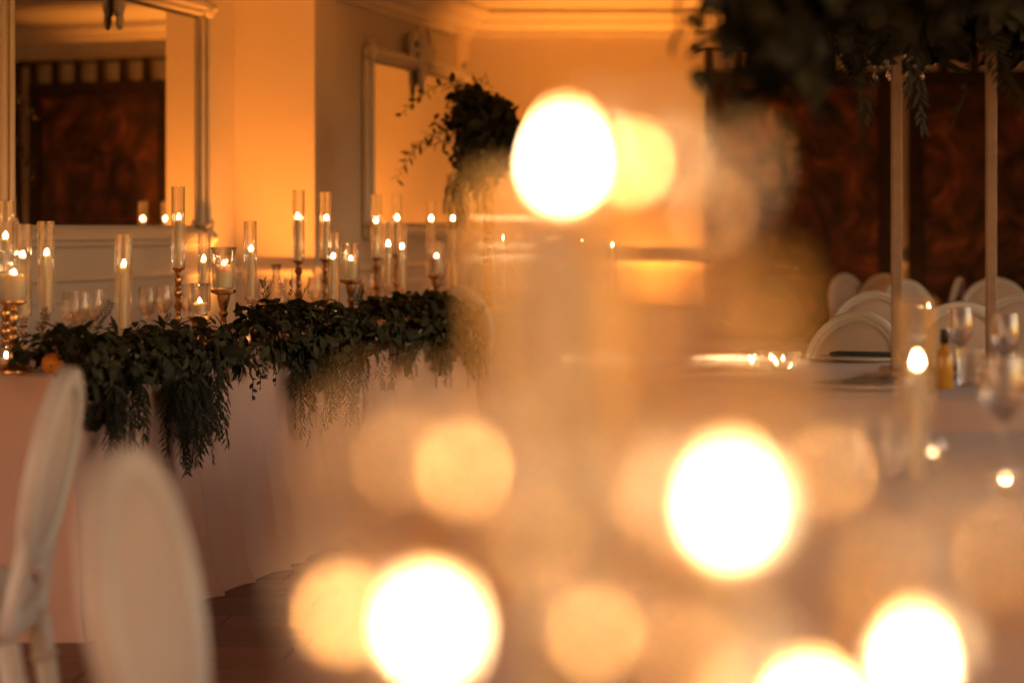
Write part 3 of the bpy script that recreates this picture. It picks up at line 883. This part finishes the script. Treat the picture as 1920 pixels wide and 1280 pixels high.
def sprig_bm(ln, seed, leaf_l=.058, leaf_w=.009, step=.0145, sag=.15):
    """feathery pepper-tree spray hanging down -z from the origin"""
    rr = random.Random(seed); b = MB(); n = int(ln/step); pts = []
    ax, ay = rr.uniform(-sag, sag), rr.uniform(-sag, 0)
    for i in range(n+1):
        t = i/n; pts.append(Vector((ax*ln*t*t + .01*math.sin(5*t+seed), ay*ln*t*(1-t), -ln*t)))
    b.tube(pts[::max(1, n//8)] + [pts[-1]], .0011, 4)
    for i in range(2, n):
        p = pts[i]; t = i/n; L_ = leaf_l*(1-.55*t)*rr.uniform(.85, 1.15)
        for sg in (-1, 1):
            az = rr.uniform(-.45, .45)
            dx = Vector((sg*math.cos(az)*.78, math.sin(az)*.78, -.62)).normalized()
            wv = dx.cross(Vector((0, 1, .2))).normalized()*leaf_w*.5
            k_ = len(b.v); mid = p+dx*L_*.5+Vector((0, 0, -.001))
            b.v += [tuple(p), tuple(mid-wv), tuple(p+dx*L_+Vector((0, 0, -.004))), tuple(mid+wv)]; b.f.append((k_, k_+1, k_+2, k_+3))
    return b
def sprig_mesh(*a, mat='leaf_dark', **k): return sprig_bm(*a, **k).mesh('trailing_sprig', M[mat])
SPR = [sprig_mesh(l_, i) for i, l_ in enumerate((.16, .20, .24, .28, .20, .26, .32, .18))]

# garland along the table front (local x along the table, local y towards the wall)
gar = empty('leafy_garland', (C0.x, C0.y, TT), ANG)
tag(gar, 'dark leafy garland running along the front edge of the head table', 'garland')
def spx(px): return onwall(px, 0)[0]
drops = [(spx(170), .08, .20), (spx(225), .05, .12), (spx(305), .09, .24), (spx(350), .07, .22), (spx(430), .03, .05), (spx(545), .08, .2), (spx(600), .12, .22), (spx(650), .12, .15), (spx(740), .16, .18), (spx(815), .3, .24), (spx(870), .2, .3)]
gf = fold_noise(77)
def drop_at(s_):
    v = .05 + .05*max(0, gf(s_*2.0)) + .03*s_/TL
    for c, wd, dp in drops: v = max(v, dp*math.exp(-((s_-c)/max(wd, .05))**2))
    return v
clumps = [(.10, .24, 1.05), (.72, .27, .95), (1.15, .2, .6), (2.0, .37, 1.1), (2.5, .36, 1.0), (3.45, .37, 1.0), (4.1, .45, 1.0)]
def clump(s_): return min(1.1, max(h*math.exp(-((s_-c)/wd)**4) for c, wd, h in clumps) + .04)
def mound(s_): return (.105 + .03*gf(s_*1.7+.5) + .02*math.sin(7*s_))*clump(s_)
leaves = []
rg = random.Random(5)
s_lo, s_hi = spx(135), spx(880)
def add_leaf(kind, p, n, sc, droop=.3): leaves.append((kind, p, orient(n, rg.uniform(0, 6.28), droop), sc))
random.seed(3)
for i in range(7000):
    s_ = rg.uniform(s_lo-.06, s_hi)
    if rg.random() > clump(s_)*(.75 + .5*max(-.5, gf(s_*3.1+2))): continue
    h = max(.05, mound(s_)); q = rg.random()
    if q < .60:                                   # the mound on the table edge
        a = rg.uniform(-.35, PI*.95); rad = rg.uniform(.55, 1.12)
        p = Vector((s_, .07 - math.cos(a)*.115*rad, .01 + max(-.03, math.sin(a)*h*rad))); n = Vector((rg.uniform(-.6, .6), -math.cos(a), math.sin(a)+.15))
        dr = .15
    else:                                         # leaves falling over the cloth
        D_ = drop_at(s_); t = rg.random()**.8
        p = Vector((s_ + rg.uniform(-.02, .02), -.025 - .055*rg.random()*(1-.5*t), .03 - D_*t)); n = Vector((rg.uniform(-.8, .8), -1, rg.uniform(-.1, .6))); dr = .9
    kd = rg.choices(('oval', 'round', 'lance', 'olive', 'big'), (.34, .22, .26, .05, .13))[0]
    add_leaf(kd, p, n, rg.uniform(.7, 1.2), dr)
# near corner trail of leaves left towards the oranges
for i in range(70):
    p = Vector((rg.uniform(-.0, .12), rg.uniform(-.03, .22), rg.uniform(.005, .05))); add_leaf(rg.choice(('oval', 'olive', 'lance')), p, Vector((rg.uniform(-.5, .5), -.5, .8)), rg.uniform(.7, 1.1), .1)
# pick the 300 that show largest as parts
def showsize(it):
    k_, p, Rm, sc = it
    out = -p.y + p.z*.8
    d = 7.05 + p.x*.97
    return LB[k_][0].v[-1][0]*sc/d*(1 if out > -.02 else .4) + .0012*out
order = sorted(range(len(leaves)), key=lambda i: -showsize(leaves[i]) + random.random()*.002)
big = set(order[:296])
for i in big:
    kd, p, Rm, sc = leaves[i]
    link('leaf', LB[kd][1], gar, p + Vector((0, -.006, .004)), Rm.to_euler(), sc)
for kd, mt in (('oval', 'leaf'), ('round', 'leaf'), ('lance', 'leaf_dark'), ('olive', 'leaf_pale'), ('big', 'leaf_dark')):
    stuff_leaves([leaves[i] for i in range(len(leaves)) if i not in big and leaves[i][0] == kd], 'small_leaves', M[mt], gar)
# trailing sprays
for px0, px1, n, lo, hi, z in ((155, 245, 22, .14, .26, -.03), (272, 382, 34, .2, .35, -.03), (395, 480, 4, .04, .08, -.02), (515, 600, 18, .16, .32, -.06), (600, 655, 14, .14, .28, -.08), (655, 770, 8, .10, .2, -.05), (790, 890, 12, .10, .24, -.1)):
    for i in range(n):
        s_ = spx(rg.uniform(px0, px1)); k_ = rg.randrange(len(SPR)); ln = (.16, .20, .24, .28, .20, .26, .32, .18)[k_]
        want = rg.uniform(lo, hi)
        link('trailing_sprig', SPR[k_], gar, (s_, -.05-.05*rg.random(), z+rg.uniform(-.03, .05)), (rg.uniform(-.1, .1), rg.uniform(-.12, .12), rg.uniform(-.5, .5)), (1, 1, want/ln))
# upright wisps
for px, sc in ((145, .8), (205, 1), (330, .7), (555, 1.1), (575, 1.2), (600, .9), (720, .8), (735, .7)):
    s_ = spx(px); link('upright_wisp', SPR[rg.randrange(3)], gar, (s_, rg.uniform(.05, .15), .08), (R(180)+rg.uniform(-.5, .5), rg.uniform(-.6, .6), rg.uniform(0, 3)), (.8*sc, .8*sc, .75*sc))
# eucalyptus tips hanging free at the cloth (around the middle)
def spray(parent, pts, kind, step, sc0, name='leafy_branch', every_leaf_obj=None, lsc=1.0):
    b = MB(); pts = [Vector(p) for p in pts]; b.tube(pts, [.004*(1-.75*i/(len(pts)-1)) for i in range(len(pts))], 6)
    acc = 0; side = 1; n = len(pts)
    src = LB[kind][0]; lv = []
    for i in range(n-1):
        a, c = pts[i], pts[i+1]; L_ = (c-a).length; t = (c-a).normalized(); q = step-acc
        while q < L_:
            p = a + t*q; sd = t.cross(Vector((0, 1, .3))).normalized()*side; side = -side
            x = (t*.6 + sd*.8 + Vector((rg.uniform(-.3, .3), rg.uniform(-.6, .6), rg.uniform(-.3, .2)))).normalized()
            y = Vector((rg.uniform(-.5, .5), 1, rg.uniform(-.5, .5))).cross(x).normalized(); z = x.cross(y)
            Rm = Matrix((x, z, y)).transposed() if rg.random() < .5 else Matrix((x, y, z)).transposed()
            u = (i + q/L_)/(n-1); lv.append((p, Rm, sc0*(1-.45*u)*rg.uniform(.8, 1.15)*lsc)); q += step
        acc = (L_-(q-step)) % step if q > L_ else 0
    for p, Rm, sc in lv:
        n0 = len(b.v)
        for q in src.v: b.v.append(tuple(p + Rm @ (Vector(q)*sc)))
        b.f += [tuple(i_+n0 for i_ in f) for f in src.f]
    return b.build(name, M['leaf_dark'] if kind in ('big', 'lance') else M['leaf'], parent)
for px, ln, kd in ((425, .14, 'oval'), (440, .11, 'oval'), (470, .10, 'round'), (640, .10, 'oval'), (690, .10, 'oval'), (840, .2, 'oval')):
    s_ = spx(px); spray(gar, [(s_, -.03, .0), (s_+.01, -.07, -.03), (s_+.03, -.085, -.03-ln*.5), (s_+.035, -.08, -.03-ln)], kd, .022, .75)

# tall leafy centrepieces -------------------------------------------------------
def foliage_ball(root, c, rx, ry, rz, n, kinds, sc=(.9, 1.6), name='foliage', hollow=.35):
    it = {}
    for i in range(n):
        v = Vector((rg.gauss(0, 1), rg.gauss(0, 1), rg.gauss(0, 1))).normalized()
        lump = 1 + .25*math.sin(5*v.x+3*v.z+c[0]*7) + .18*math.sin(9*v.y-6*v.z)
        rr_ = (hollow + (1-hollow)*rg.random()**.5)*lump
        p = Vector((c[0]+v.x*rx*rr_, c[1]+v.y*ry*rr_, c[2]+v.z*rz*rr_))
        kd = rg.choice(kinds); it.setdefault(kd, []).append((kd, p, orient(v+Vector((0, 0, .3)), rg.uniform(0, 6.28), .5), rg.uniform(*sc)))
    for kd, l_ in it.items(): stuff_leaves(l_, name, M['leaf_dark'] if kd in ('big', 'lance') else M['leaf'] if kd in ('oval', 'round') else M['leaf_pale'], root)

# floral arrangement before the second mirror, on a gold post on the far round table
d_ = 12.5; ppm = FPX/d_
px_p = 918; ax = (px_p-960)/ppm
arr = empty('tall_floral_arrangement', (ax, d_, TT))
tag(arr, 'tall leafy arrangement on a gold post with branches arching before the second mirror', 'flower arrangement', 'tall leafy centrepieces')
b = MB(); b.lathe([(0, 0), (.11, 0), (.11, .012), (.02, .02)], 24); b.box(-.028, .028, -.028, .028, .02, zat(300, d_)-TT); b.build('stand', M['gold'], arr, smooth=False)
def L3(px, y, dy=0.0): return Vector(((px-px_p)/ppm, dy, zat(y, d_)-TT))
for px, y, rx, rz, n in ((872, 185, .05, .05, 90), (895, 200, .07, .07, 150), (868, 222, .045, .05, 80), (905, 240, .09, .08, 220), (880, 258, .05, .06, 90), (935, 215, .09, .1, 220), (950, 265, .1, .1, 220), (888, 300, .05, .06, 80), (900, 335, .04, .07, 70), (925, 310, .06, .08, 90)):
    foliage_ball(arr, L3(px, y), rx, rx*1.2, rz, n, ('oval', 'big', 'lance'), (.8, 1.5), hollow=.1)
spray(arr, [L3(870, 180), L3(845, 157, -.05), L3(815, 165, -.08), L3(785, 185, -.1), L3(762, 208, -.1), L3(753, 218, -.1)], 'oval', .026, 1.15)
spray(arr, [L3(870, 225), L3(840, 245, -.05), L3(805, 255, -.1), L3(778, 285, -.12), L3(757, 315, -.12), L3(745, 342, -.12)], 'lance', .022, 1.2)
spray(arr, [L3(860, 215), L3(838, 225, -.05), L3(826, 240, -.1), L3(815, 225, -.1)], 'big', .025, 1.1)
spray(arr, [L3(865, 240), L3(835, 262, -.05), L3(810, 275, -.1), L3(790, 270, -.12), L3(762, 290, -.1)], 'lance', .024, 1.15)
spray(arr, [L3(880, 270), L3(860, 290, -.05), L3(842, 292, -.08)], 'big', .025, 1.0)
spray(arr, [L3(885, 165), L3(895, 150), L3(912, 145), L3(920, 165)], 'lance', .03, .7)
for i, (px, y) in enumerate(((850, 315), (842, 335), (858, 325), (866, 340), (905, 340), (870, 330))):
    link('hanging_sprig', SPR[i % 8], arr, L3(px, y, -.05), (0, rg.uniform(-.1, .2), rg.uniform(-.4, .4)), (1.1, 1.1, .9))

# two post stand with greenery on the amber bottle table
st = empty('two_post_centrepiece', (TA[0], TA[1], TT))
tag(st, 'tall two post gold stand with dark foliage on the amber bottle table', 'flower arrangement', 'tall leafy centrepieces')
for sg in (-1, 1):
    b = MB(); b.bbox(sg*.137-.014, sg*.137+.014, -.014, .014, .021, 1.02, .002); b.build('post', M['post'], st, smooth=False)
b = MB(); b.bbox(-.17, .17, -.11, .11, 0.001, .02, .003); b.build('base_plate', M['post'], st, smooth=False)
b = MB(); b.bbox(-.17, .17, -.11, .11, 1.021, 1.035, .003); b.build('top_plate', M['post'], st, smooth=False)
foliage_ball(st, (0, 0, 1.12), .36, .3, .17, 1500, ('big', 'lance', 'oval'), (1.0, 1.9))
foliage_ball(st, (.33, -.1, 1.05), .14, .14, .17, 350, ('big', 'lance'), (1.0, 1.7))
for i in range(7):
    a = rg.uniform(0, 6.28); link('hanging_sprig', SPR[i % 8], st, (.3*math.cos(a), .2*math.sin(a), 1.02), (0, rg.uniform(-.3, .3), rg.uniform(0, 6)), (1.2, 1.2, 1.2))
spray(st, [(.2, -.1, 1.05), (.3, -.2, .98), (.36, -.22, .86), (.38, -.22, .74)], 'oval', .03, 1.0)
spray(st, [(-.02, -.1, 1.0), (.04, -.2, .92), (.02, -.22, .8), (-.03, -.22, .68)], 'olive', .03, 1.0)

# the nearer one at right: dark foliage filling the top right corner
sb = empty('tall_leafy_centrepiece', (TB[0], TB[1], TT))
tag(sb, 'large dark leafy centrepiece blurring across the top right corner', 'flower arrangement', 'tall leafy centrepieces')
b = MB(); b.lathe([(0, 0), (.13, 0), (.13, .012), (.03, .02), (.012, .03), (.012, .80), (.05, .84), (0, .84)], 20); b.build('stand', M['gold'], sb)
foliage_ball(sb, (-.10, 0, 1.06), .42, .34, .17, 800, ('big', 'lance', 'oval'), (.9, 1.6))
foliage_ball(sb, (-.50, -.05, 1.00), .28, .22, .16, 520, ('big', 'lance', 'oval'), (.9, 1.6))
foliage_ball(sb, (-.74, -.03, .93), .17, .16, .16, 210, ('big', 'lance'), (.9, 1.5))
foliage_ball(sb, (-.76, .02, .80), .12, .14, .15, 190, ('big', 'lance', 'oval'), (.9, 1.5))
foliage_ball(sb, (-.42, -.1, 1.16), .3, .2, .12, 500, ('big', 'lance'), (.9, 1.6))
for k_ in range(9):
    a = rg.uniform(2.2, 4.2); r0 = rg.uniform(.2, .5)
    x0, y0, z0 = r0*1.3*math.cos(a), .3*math.sin(a), .98
    spray(sb, [(x0, y0, z0), (x0-.06, y0, z0-.05), (x0-.10, y0-.02, z0-.14), (x0-.11, y0-.02, z0-.25)], rg.choice(('oval', 'lance', 'olive')), .03, 1.0)
def flower(parent, p, r):
    b = MB()
    for ring, (n, tilt, l_) in enumerate(((6, .25, 1.0), (5, .75, .85), (4, 1.15, .6))):
        for i in range(n):
            a = 2*PI*i/n + ring*.4; pts = []
            for t in (0, .5, 1):
                for s2 in (-1, 1):
                    rr_ = r*l_*t*math.cos(tilt*(1-.3*t)); w_ = r*.42*math.sin(PI*(.15+.7*t))
                    b.v.append((p[0]+rr_*math.cos(a)-s2*w_*math.sin(a), p[1]+rr_*math.sin(a)+s2*w_*math.cos(a), p[2]+r*l_*t*math.sin(tilt)+.01*ring))
            k_ = len(b.v)-6; b.f += [(k_, k_+1, k_+3, k_+2), (k_+2, k_+3, k_+5, k_+4)]
    return b.build('flower', M['white_petal'], parent)
for p, r_ in (((-.72, -.18, .86), .045), ((-.80, -.1, 1.0), .045), ((-.62, -.22, 1.05), .04)): flower(sb, p, r_)

# ------------------------------------------------------------------ chandelier between the tapestry and the guest tables
ch_d = 9.6; cx_ = (1685-960)/FPX*ch_d
chn = empty('chandelier', (cx_, ch_d, CEIL))
tag(chn, 'small pale crystal chandelier hanging above the right hand tables', 'chandelier')
zb_ = zat(112, ch_d)-CEIL
b = MB(); b.lathe([(0, 0), (.05, -.001), (.05, -.02), (.01, -.035), (.006, -.05), (.006, zb_+.10), (.02, zb_+.08), (.03, zb_+.04), (.02, zb_+.0), (.012, zb_-.02), (0, zb_-.02)], 16); b.build('stem', M['crystal_frame'], chn)
for i in range(8):
    a = 2*PI*i/8 + .2; ca, sa = math.cos(a), math.sin(a)
    b = MB(); b.tube([(r_*ca, r_*sa, zb_+z) for r_, z in ((.02, .02), (.06, -.03), (.11, -.03), (.145, .0), (.15, .03))], .005, 6)
    b.lathe([(0, 0), (.022, .004), (.024, .01), (.009, .012), (.009, .07), (0, .07)], 12, (.15*ca, .15*sa, zb_+.03)); arm = b.build('arm', M['crystal_frame'], chn)
    for rr2, zz in ((.15, .02), (.10, -.035)):
        b = MB(); b.lathe([(0, .0), (.003, -.004), (.0035, -.012), (.0085, -.026), (.009, -.032), (.006, -.039), (0, -.041)], 10, (rr2*ca, rr2*sa, zb_+zz-.004)); b.build('crystal_drop', M['crystal'], chn)
b = MB()
for i in range(16):
    a = 2*PI*i/16
    b.tube([(.15*math.cos(a), .15*math.sin(a), zb_+.02), (.1*math.cos(a+.2), .1*math.sin(a+.2), zb_+.0-.01), (.15*math.cos(a+2*PI/16), .15*math.sin(a+2*PI/16), zb_+.02)], .003, 5)
b.build('bead_swag', M['crystal'], chn)

# ------------------------------------------------------------------ things on the guest tables
def plate_set(x, y, words):
    root = empty('place_setting_plate', (x, y, TT)); b = MB()
    b.lathe([(0, .002), (.08, .002), (.085, 0), (.10, .004), (.148, .014), (.150, .017), (.10, .009), (.08, .007), (0, .007)], 40); b.build('plate', M['china'], root)
    tag(root, 'white plate '+words, 'plate', 'place settings')
    b = MB(); b.bbox(-.05, .05, -.11, .11, 0, .012, .004); o = b.build('folded_napkin', M['napkin'], None, smooth=False); o.location = (x, y, TT+.018); o.rotation_euler = (0, 0, rg.uniform(0, 3)); tag(o, 'dark folded napkin on the white plate '+words, 'napkin', 'dark folded napkins')
for i in range(7):
    a = R(100 + i*48); w_ = ('at the far side of the amber bottle table', 'at the left of the amber bottle table', 'at the near left of the amber bottle table', 'at the near side of the amber bottle table', 'at the near right of the amber bottle table', 'at the right of the amber bottle table', 'at the far right of the amber bottle table')[i]
    plate_set(TA[0]+.70*math.cos(a), TA[1]+.70*math.sin(a), w_)
def bottle(x, y):
    root = empty('small_bottle', (x, y, TT)); b = MB()
    b.lathe([(0, 0), (.020, 0), (.022, .004), (.022, .085), (.018, .10), (.010, .112), (.0095, .12), (0, .12)], 24); b.build('body', M['amber'], root)
    b = MB(); b.lathe([(0, .1205), (.0115, .1205), (.0115, .155), (.010, .158), (0, .158)], 20); b.build('cap', M['cork'], root)
    tag(root, 'small amber bottle with a dark cap beside the blurred taper flame', 'bottle')
bottle(*at(1771, 6.35).xy)
for px, d, kind, w_ in ((1820, 6.5, 'tumbler', 'right of the small amber bottle'), (1800, 6.8, 'wine', 'behind the small amber bottle'), (1885, 6.3, 'wine', 'on the amber bottle table near the right frame edge'), (1648, 4.15, 'tumbler', 'nearer, left of the blurred taper flame'), (1880, 4.2, 'wine', 'nearer, right of the blurred taper flame')):
    p = at(px, d, TT); o = link('tumbler' if kind == 'tumbler' else 'wine_glass', TM if kind == 'tumbler' else WG, None, p); tag(o, ('clear tumbler ' if kind == 'tumbler' else 'clear wine glass ')+w_, 'glass', 'glassware on the guest tables')
# blurred taper on the right hand table
p = at(1718, 4.1, TT)
glass_tube((p.x, p.y, TT+.002), .30, .031, 'clear glass tube round the small blurred taper at right')
candle((p.x, p.y, TT+.003), zat(690, 4.1)-TT, .0105, 'small blurred lit taper at right, in front of the amber bottle', group='candles on the guest tables', lamp=1.2)
p = at(1750, 4.3); votive((p.x, p.y, TT), .022, .045, 'clear glass votive glowing below the blurred taper flame', 'glass', .4)
p = at(1885, 3.85); votive((p.x, p.y, TT), .022, .045, 'clear glass votive glowing near the right frame edge', 'glass', .4)
# candles on the far round table, seen direct and in the large mirror
for k_, (x, y, zf, lab) in enumerate(((-.335, 13.69, 1.27, 'reflected in the large mirror, left one'), (-.461, 13.74, 1.27, 'reflected in the large mirror, right one'), (-.04, 13.5, 1.16, 'just past the post'), (.06, 13.3, 1.0, 'low at the near side of the table'), (.38, 13.6, 1.15, 'at the middle'), (.55, 13.45, 1.12, 'at the right side of the table'))):
    glass_tube((x, y, TT+.002), .34 if zf < 1.2 else .58, .028, 'glass tube on the far round table, '+lab)
    candle((x, y, TT+.003), zf-TT-.02, .011, 'lit taper on the far round table, '+lab, group='candles on the guest tables')
for k_, (x, y, w_) in enumerate(((2.1, 12.2, 'on the distant table among the white chairs'),)):
    votive((x, y, TT), .025, .05, 'small glass votive '+w_, 'glass')

# wide glass bowl of floating candles, drawn out sideways by the tubes in front of it
bx, by = at(1430, 7.2).xy
bowl = empty('candle_bowl', (bx, by, TT))
tag(bowl, 'wide clear glass bowl of small candles on the left of the amber bottle table', 'bowl')
b = MB(); out = [(.06, 0), (.085, .006), (.11, .03), (.118, .055)]
b.lathe([(0, 0)]+out+[(q-.003, z) for q, z in reversed(out[1:])]+[(0, .006)], 48); b.build('glass', M['glass'], bowl, fixn=True, sharp=60)
for k_ in range(6):
    a = k_*PI/3; x, y = .062*math.cos(a), .062*math.sin(a)
    b = MB(); b.lathe([(0, .012), (.018, .012), (.02, .028), (0, .027)], 18, (x, y, 0)); b.build('floating_candle', M['wax'], bowl)
    link('flame', FL[1], bowl, (x, y, .029), None, .8)

# ------------------------------------------------------------------ foreground candles, far inside the focus
FG = [  # column and row of the flame centre, distance, tube top above flame (None: no tube), lean of the candle in its tube, wax radius, lamp, words
 (1050, 287, 1.12, None, 0, .0185, 1.6, 'highest big blurred flame'),
 (1362, 928, .94, .085, .010, .0115, 6.0, 'biggest blurred flame, right of the middle'),
 (796, 1162, 1.02, .085, .014, .0115, 3.0, 'big blurred flame at lower left'),
 (1520, 1350, .90, None, 0, .0130, 1.2, 'lowest big blurred flame, cut by the frame'),
 (1712, 1225, 1.12, .06, -.008, .0115, 6.0, 'rightmost big blurred flame'),
]
for i, (px, y, d, up, lean, wr, lw, w_) in enumerate(FG):
    p = at(px, d, TT+.002); zf = zat(y, d)
    wt = zf - .016
    if up is not None:
        glass_tube((p.x-lean, p.y, TT+.002), round(zf+up-TT, 3), .033, 'clear glass tube round the '+w_, th=.0018, group='foreground glass tubes', mat='glass' if px == 796 else 'glass_front')
    candle((p.x, p.y, TT+.003), wt-TT, wr, 'lit ivory taper, the '+w_, group='foreground candles', fl=FL[2], flsc=1.0, lamp=lw)

# one more tube, added empty to streak the lights, behind the highest flame
p = at(1025, 1.28, TT+.002)
glass_tube(p, round(zat(345, 1.28)-TT, 3), .036, 'tall unlit glass tube behind the highest big blurred flame', th=.003, group='foreground glass tubes', mat='glass_front')

STANDIN = FL[2].copy(); STANDIN.materials[0] = M['standin_flame']
# added tiny stemmed flames, standing in for flame reflections in the glass tubes
def reflection_standin(px, y, d, label, fs):
    p = at(px, d, TT); zf = zat(y, d); root = empty('reflection_standin', p)
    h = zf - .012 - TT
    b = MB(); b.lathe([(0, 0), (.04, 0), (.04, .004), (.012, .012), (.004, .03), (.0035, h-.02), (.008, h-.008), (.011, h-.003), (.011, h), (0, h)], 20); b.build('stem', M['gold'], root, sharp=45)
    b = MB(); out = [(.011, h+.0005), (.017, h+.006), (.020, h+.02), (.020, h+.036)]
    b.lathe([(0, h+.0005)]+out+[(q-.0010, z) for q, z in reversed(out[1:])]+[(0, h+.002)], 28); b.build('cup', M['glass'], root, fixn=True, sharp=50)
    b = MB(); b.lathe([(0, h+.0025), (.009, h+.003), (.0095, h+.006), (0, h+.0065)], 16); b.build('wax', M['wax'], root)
    link('flame', STANDIN, root, (0, 0, h+.0065), None, fs*.95)
    tag(root, label, 'votive', 'added stand-ins for flame reflections in the foreground glass')
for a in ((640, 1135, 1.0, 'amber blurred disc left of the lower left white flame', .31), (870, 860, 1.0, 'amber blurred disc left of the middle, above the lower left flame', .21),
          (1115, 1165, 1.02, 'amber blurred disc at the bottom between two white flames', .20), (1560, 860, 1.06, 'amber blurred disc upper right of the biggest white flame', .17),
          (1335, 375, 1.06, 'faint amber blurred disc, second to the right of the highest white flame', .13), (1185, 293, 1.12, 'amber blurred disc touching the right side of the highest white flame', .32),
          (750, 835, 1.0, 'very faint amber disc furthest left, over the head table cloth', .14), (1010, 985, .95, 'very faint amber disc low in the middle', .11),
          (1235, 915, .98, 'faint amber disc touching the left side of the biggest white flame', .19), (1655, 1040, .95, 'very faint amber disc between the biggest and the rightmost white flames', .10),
          (1885, 1010, .95, 'very faint amber disc cut by the right frame edge', .12), (1290, 1200, .96, 'very faint amber disc below the biggest white flame', .16)): reflection_standin(*a)
